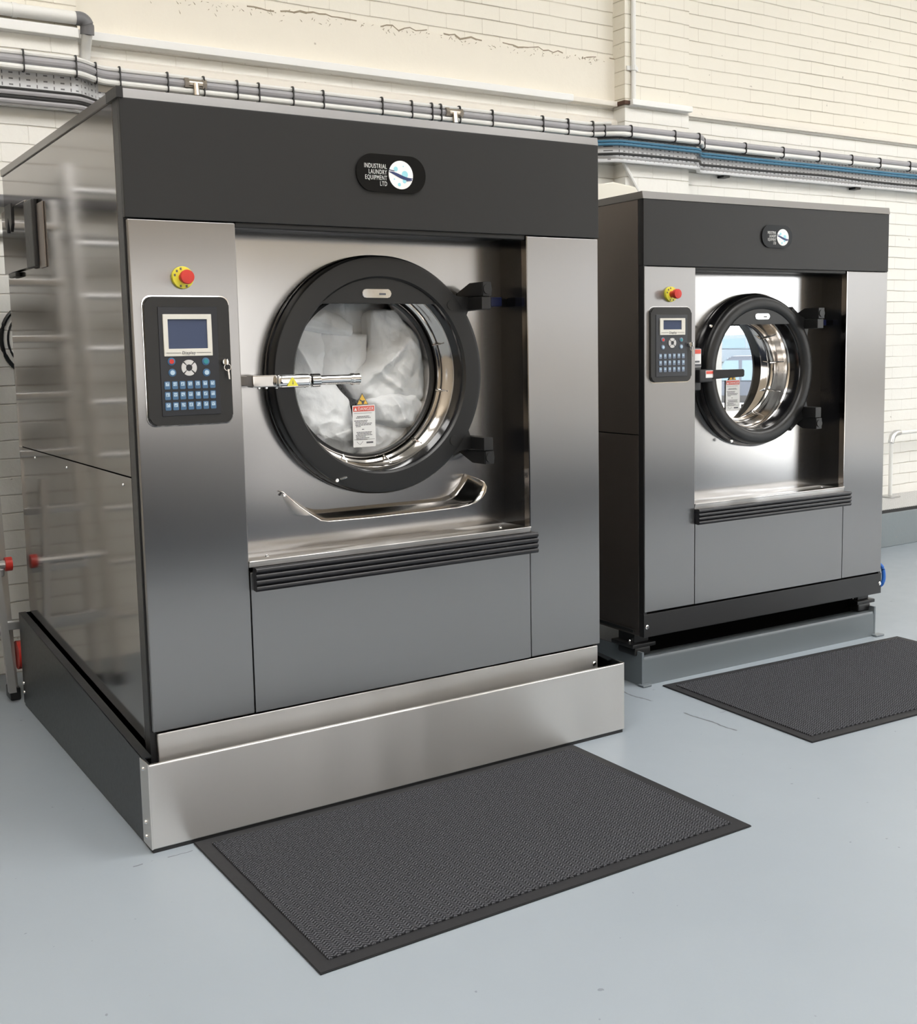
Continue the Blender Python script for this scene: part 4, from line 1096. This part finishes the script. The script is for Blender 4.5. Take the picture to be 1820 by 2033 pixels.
for (z, r, nm, m, lab, x0, x1) in (
    (2.716, 0.0085, 'cable', 'cable_blue', 'upper of the two blue cables on the cable tray', 1.9, XE),
    (2.698, 0.0085, 'cable', 'cable_blue', 'lower of the two blue cables on the cable tray', 1.9, XE),
    (2.738, 0.006, 'cable', 'cable_black', 'thin black cable just above the blue cables', 1.9, 5.2),
    (2.646, 0.0085, 'cable', 'cable_black', 'single black cable across the middle of the tray, under the blue cables', 1.9, XE)):
    pp = path(x0, x1, YB + .012, YP + .012, z, 0.012 if z < 2.65 else 0.003)
    pp = smooth_path([(1.80, YB + .012, 1.4), (1.80, YB + .012, z - .12), (1.815, YB + .012, z - .05), (1.86, YB + .012, z - .008)]) + pp
    tag(MB().tube(pp, r, 8).build(nm, M[m]), lab, 'cable')
for (z, r, m, lab) in ((2.664, 0.0075, 'cable_black', 'black cable, top line in the lower half of the tray at the left'),
                       (2.648, 0.0125, 'pipe_grey', 'grey cable sandwiched between black cables at the left of the tray'),
                       (2.628, 0.0095, 'cable_black', 'black cable in the middle of the left tray stack'),
                       (2.612, 0.0115, 'pipe_grey', 'lowest grey cable at the left of the tray')):
    pp = path(XL + .02, 1.5, YB + .008, YP + .008, z, 0.004)
    pp += smooth_path([(1.55, YB + .008, z - .008), (1.60, YB + .008, z - .05), (1.615, YB + .008, z - .12), (1.615, YB + .008, 1.4)])
    tag(MB().tube(pp, r, 8).build('cable', M[m]), lab, 'cable')
for x in [0.219, 0.449, 0.56, 0.68, 0.912, 1.095, 1.27, 1.386, 1.575, 1.748, 2.10, 2.286, 2.416, 2.475, 2.6, 2.824, 3.187, 3.376, 3.56, 3.62, 3.78, 4.142, 4.352, 4.50, 4.89, 5.26, 5.629, 5.983, 6.30, 6.65, -0.2, -0.6]:
    y = [q for q in path(x, x, YB, YP, 0)][0][1]
    b = MB(); ht = 2.838 if x < 3.6 else 2.815
    b.prism(rrect(y - .0245, y + .022, 2.738, ht, 0.017, 4), x - .0026, x + .0026, axis='x')
    b.build('cable_tie', M['cable_black'], gp, smooth=0)
for x in (1.05, 2.56):
    b = MB(); b.tube([(x - .05, YB - .008, 2.795), (x + .05, YB - .008, 2.795)], 0.0215, 12); b.tube([(x - .055, YB - .008, 2.795), (x - .035, YB - .008, 2.795)], 0.026, 6)
    b.tube([(x + .035, YB - .008, 2.795), (x + .055, YB - .008, 2.795)], 0.026, 6); b.tube([(x, YB - .022, 2.795), (x, YB - .03, 2.735)], 0.015, 10)
    b.build('tee_fitting', M['brass'], gp, label='metal tee fitting')
# vertical conduit on the pilaster
cv = empty('conduit', 'thin vertical white conduit running up the brick pilaster', 'conduit', (3.866, PF - 0.016, 2.985))
MB().tube([(0, 0, 0), (0, 0, 2.5)], 0.0145, 10).build('pipe', M['pipe_white'], cv)
b = MB(); b.box(-.045, .045, .006, .016, .178, .204, .002); b.tube([(0, -.001, .176), (0, -.001, .206)], 0.020, 10); b.build('saddle_clip', M['pipe_white'], cv)
# waste pipe top left
wz = empty('waste_pipe', 'pale waste pipe with a dark grey elbow, at the top left of the wall', 'pipe', (0.52, 2.168, 2.80))
MB().tube([(-3.5, 0, .202), (-0.03, 0, .214)], 0.029, 16).build('horizontal_pipe', M['pipe_white'], wz)
MB().tube([(-0.328, 0, .2125), (-0.306, 0, .2125)], 0.0325, 16).build('joint_collar', M['pipe_white'], wz)
arc = [(-0.05, 0, .213), (-0.03, 0, .214)] + [(-0.03 + .034 * math.sin(t), .004 * t, .180 + .034 * math.cos(t)) for t in [PI / 2 * i / 8 for i in range(1, 9)]] + [(0.004, 0.012, .150)]
MB().tube(arc, 0.0315, 16).build('elbow', M['elbow_grey'], wz, label='dark grey elbow')
MB().tube([(0.004, 0.010, .158), (0.006, 0.06, .10), (0.006, 0.098, .03), (0.004, 0.105, -.25)], 0.0245, 16).build('down_pipe', M['pipe_white'], wz)
# pipes on wall far left
tag(MB().tube([(XL + .02, 2.165, 2.175), (0.35, 2.165, 2.175)], 0.028, 12).build('wall_pipe', M['elbow_grey']), 'dark grey pipe low on the wall behind the left edge of the large machine', 'pipe')
tag(MB().tube([(XL + .02, 2.18, 2.035), (0.35, 2.18, 2.035)], 0.014, 12).build('wall_pipe', M['pipe_white']), 'white pipe on the wall below the dark pipe behind the large machine', 'pipe')
b = MB(); b.tube([(0.19 - .125 * math.sin(t), 2.198, 1.555 + .155 * math.cos(t)) for t in [PI * i / 20 for i in range(21)]], 0.0095, 8)
b.tube([(0.19 - .095 * math.sin(t), 2.203, 1.555 + .12 * math.cos(t)) for t in [PI * i / 20 for i in range(21)]], 0.005, 8)
tag(b.build('hose', M['tray_side']), 'dark hose loop on the wall behind the large machine at the left edge', 'hose')
# chrome rail at the right
cr = empty('grab_rail', 'bright metal pipe rail at the right wall standing on the checker plate', 'rail', (6.47, 2.20, 0.27))
MB().tube([(0, 0, 0.0), (0, 0, .43), (.015, 0, .47), (.05, 0, .49), (.12, 0, .492), (1.5, 0, .50)], 0.015, 12).build('rail_pipe', M['pipe_white'], cr)
MB().box(-.05, .06, -.05, .05, 0, .012, .002).build('base_plate', M['alu'], cr)
b = MB(); b.tube([(-.004, 0, .42), (.014, 0, .47), (.05, 0, .492), (.10, 0, .494)], [0.021, 0.024, 0.024, 0.021], 12); b.build('elbow', M['alu'], cr)

# ------------------------------------------------------------------ ladders at the left
def lad(name, label, xa, xb, yb, yt, H, tread, n):
    r = empty(name, label, 'ladder', (0, 0, 0))
    def Y(z): return yb + (yt - yb) * z / H
    for x in (xa, xb):
        b = MB(); w, d = 0.016, 0.035
        b.hexa([(x - w, Y(.03) - d, .03), (x + w, Y(.03) - d, .03), (x + w, Y(.03) + d, .03), (x - w, Y(.03) + d, .03), (x - w, Y(H) - d, H), (x + w, Y(H) - d, H), (x + w, Y(H) + d, H), (x - w, Y(H) + d, H)], bev=0.004)
        b.build('rail', M['alu'], r)
        b = MB(); b.box(x - .022, x + .022, yb - .045, yb + .05, 0, .055, .006); b.build('rubber_foot', M['black_matte'], r)
    for i in range(n):
        z = 0.30 + (H - 0.42) * i / (n - 1)
        if tread: b = MB(); b.box(xa, xb, Y(z) - .05, Y(z) + .035, z - .018, z + .012, .004)
        else: b = MB(); b.tube([(xa, Y(z), z), (xb, Y(z), z)], 0.016, 10)
        b.build('tread' if tread else 'rung', M['alu'], r)
    return r
s1 = lad('stepladder', 'aluminium stepladder with red caps and a red wheel, behind the large machine at the left', -0.305, -0.055, 1.80, 2.12, 2.18, True, 8)
b = MB(); b.box(-0.36, 0.000, 1.735, 1.765, .315, .350, .004); b.build('cross_brace', M['alu'], s1)
b = MB(); b.tube([(-.34, 1.75, .60), (-.055, 1.75, .60)], 0.017, 10); b.build('hand_bar', M['alu'], s1)
b = MB(); b.tube([(-.066, 1.75, .60), (-.038, 1.75, .60)], 0.030, 14); b.build('end_cap', M['red'], s1, label='red end cap')
b = MB(); b.tube([(-.035, 1.79, .19), (-.012, 1.79, .19)], 0.062, 20); b.build('wheel', M['red'], s1, label='red wheel')
b = MB(); b.hexa([(-.09, 1.70, .05), (-.06, 1.70, .05), (-.06, 1.73, .05), (-.09, 1.73, .05), (-.135, 1.76, .95), (-.105, 1.76, .95), (-.105, 1.79, .95), (-.135, 1.79, .95)]); b.build('strut', M['alu'], s1, smooth=0)
lad('rung_ladder', 'plain aluminium rung ladder leaning on the wall left of the stepladder', -0.66, -0.385, 1.75, 2.13, 2.35, False, 9)

# ------------------------------------------------------------------ outside the roller door: parked cars and a fence
def car(name, label, loc, rz, body, L=4.5, Wd=1.8, H=1.65):
    r = empty(name, label, 'car', loc, rz)
    hw = Wd / 2
    low = [(-L / 2, .35), (-L / 2 + .05, .80), (-L / 2 + .25, .92), (L / 2 - 1.35, .98), (L / 2 - .25, .88), (L / 2, .65), (L / 2, .32), (L / 2 - .1, .25), (-L / 2 + .1, .25)]
    b = MB(); b.prism([(x, z) for x, z in low], -hw, hw, bev=0.05)
    bd = b.build('body', body, r, smooth=45)
    b = MB()
    b.hexa([(-L / 2 + .15, -hw + .04, .90), (L / 2 - 1.2, -hw + .04, .95), (L / 2 - 1.2, hw - .04, .95), (-L / 2 + .15, hw - .04, .90),
            (-L / 2 + .45, -hw + .2, H), (L / 2 - 2.0, -hw + .2, H), (L / 2 - 2.0, hw - .2, H), (-L / 2 + .45, hw - .2, H)], bev=0.05)
    b.build('cabin', body, r, smooth=45)
    for sgn in (-1, 1):
        for (xa, xb) in ((-1.85, -1.0), (-.92, -.05), (.03, .80)):
            def P(x, z):
                t = (z - .93) / (H - .93)
                return (x, sgn * (hw - .04 - .16 * t + .012), z)
            za, zb = 1.0, H - .14
            xs = 0.12 if xa > 0 else 0; x2 = -0.42 if xa > 0 else 0
            q = [P(xa, za), P(xb + xs, za), P(xb + x2 + xs, zb), P(xa + .04, zb)]
            b = MB(); vs = [b.bm.verts.new(v) for v in q] + [b.bm.verts.new((v[0], v[1] - sgn * .02, v[2])) for v in q]
            for f in ((0, 1, 2, 3), (7, 6, 5, 4), (0, 4, 5, 1), (1, 5, 6, 2), (2, 6, 7, 3), (3, 7, 4, 0)): b.bm.faces.new([vs[i] for i in f])
            b.build('side_window', M['car_glass'], r, smooth=0)
    b = MB(); q = [(L / 2 - 1.24, -.75, 1.0), (L / 2 - 1.24, .75, 1.0), (L / 2 - 1.92, .64, H - .08), (L / 2 - 1.92, -.64, H - .08)]
    vs = [b.bm.verts.new((v[0] + .02, v[1], v[2] + .02)) for v in q] + [b.bm.verts.new(v) for v in q]
    for f in ((0, 1, 2, 3), (7, 6, 5, 4), (0, 4, 5, 1), (1, 5, 6, 2), (2, 6, 7, 3), (3, 7, 4, 0)): b.bm.faces.new([vs[i] for i in f])
    b.build('windscreen', M['car_glass'], r, smooth=0)
    b = MB(); b.box(-L / 2 + .3, L / 2 - .3, -hw - .015, hw + .015, .27, .50, .02); b.build('sill_cladding', M['black_matte'], r)
    for x in (-L / 2 + .85, L / 2 - .9):
        for sgn in (-1, 1):
            b = MB(); y0 = sgn * (hw - .18); y1 = sgn * (hw + .02)
            b.lathe([(0, y0), (.33, y0), (.35, y0 + sgn * .04), (.35, y1 - sgn * .04), (.33, y1), (.22, y1)], x, .35, 28)
            wh = b.build('wheel', M['tyre'], r)
            b = MB(); b.lathe([(.22, y1 - sgn * .02), (.10, y1 + sgn * .005), (0, y1)], x, .35, 20); b.build('rim', M['alu'], wh)
    return r
cA = car('car', 'dark blue-grey estate car parked nearest outside the roller door, seen reflected in the right porthole', (26.6, -24.3, -.75), -2.25, M['car_grey'], 4.7, 1.85, 1.8)
cB = car('car', 'pale silver car parked behind the dark one, seen reflected in the right porthole', (29.6, -28.6, .30), -2.3, M['car_silver'], 4.3, 1.75, 1.5)
structure(MB().prism([(-26.6, -.75), (-27.2, .30), (-45, .30), (-45, -.62)], 4, 60, axis='x').build('yard_bank', M['yard'], smooth=0))
fn = empty('palisade_fence', 'tall pale palisade fence along the far side of the yard', 'fence', (22, -32.5, .30))
b = MB()
for i in range(90):
    b.box(i * .19, i * .19 + .07, 0, .02, 0, 2.3)
b.build('pale', M['alu'], fn, smooth=0)['kind'] = 'stuff'
b = MB(); b.box(0, 17.2, .02, .06, .4, .46); b.box(0, 17.2, .02, .06, 1.8, 1.86); b.build('rail', M['alu'], fn, smooth=0)
#@@END_OBJ

# ------------------------------------------------------------------ world, camera
w = bpy.data.worlds.new('overcast_sky'); scn.world = w; w.use_nodes = True
bg = w.node_tree.nodes['Background']; bg.inputs[0].default_value = (0.93, 0.97, 1.0, 1); bg.inputs[1].default_value = SKY_S
sl = bpy.data.lights.new('sun', 'SUN'); sl.energy = 18.0; sl.angle = math.radians(1.0); sl.color = (1.0, 0.96, 0.90)
so = bpy.data.objects.new('sun', sl); link(so); so.location = (14, -20, 12)
so.rotation_euler = Vector((-0.28, 1.0, -1.15)).to_track_quat('-Z', 'Y').to_euler()
al = bpy.data.lights.new('door_daylight', 'AREA'); al.shape = 'RECTANGLE'; al.size = OP[1] - OP[0]; al.size_y = OP[2]
al.cycles.is_portal = True
ao = bpy.data.objects.new('door_daylight', al); link(ao)
ao.location = ((OP[0] + OP[1]) / 2, YF - 0.05, OP[2] / 2); ao.rotation_euler = (PI / 2, 0, PI)

P = [-0.9826405702075317, -3.2753287865065848, 1.4710140233100357, 0.5649497176126225, -0.1129372355487209, -0.02052592116420385, 2239.0577030817158, -10.715096480374083, -69.09230476101236]
yaw, pit, rol = P[3:6]
f = Vector((math.sin(yaw) * math.cos(pit), math.cos(yaw) * math.cos(pit), math.sin(pit)))
r = Vector((math.cos(yaw), -math.sin(yaw), 0)); u = r.cross(f)
c, s = math.cos(rol), math.sin(rol)
r2 = r * c + u * s; u2 = u * c - r * s
cam = bpy.data.cameras.new('camera'); co = bpy.data.objects.new('camera', cam); link(co)
mw = Matrix((( r2.x, u2.x, -f.x, P[0]), (r2.y, u2.y, -f.y, P[1]), (r2.z, u2.z, -f.z, P[2]), (0, 0, 0, 1)))
co.matrix_world = mw
cam.sensor_fit = 'AUTO'; cam.sensor_width = 36.0; cam.lens = P[6] / 2033 * 36.0
cam.shift_x = -P[7] / 2033; cam.shift_y = P[8] / 2033
cam.clip_start = 0.05; cam.clip_end = 200
scn.camera = co
scn.view_settings.view_transform = 'Standard'; scn.view_settings.look = 'None'
scn.view_settings.exposure = 0.08; scn.view_settings.gamma = 1.0; scn.view_settings.use_curve_mapping = False
scn.cycles.use_denoising = True
scn.cycles.max_bounces = 10; scn.cycles.diffuse_bounces = 5; scn.cycles.glossy_bounces = 5; scn.cycles.transparent_max_bounces = 12
scn.cycles.caustics_reflective = False; scn.cycles.caustics_refractive = False
scn.cycles.sample_clamp_indirect = 6.0
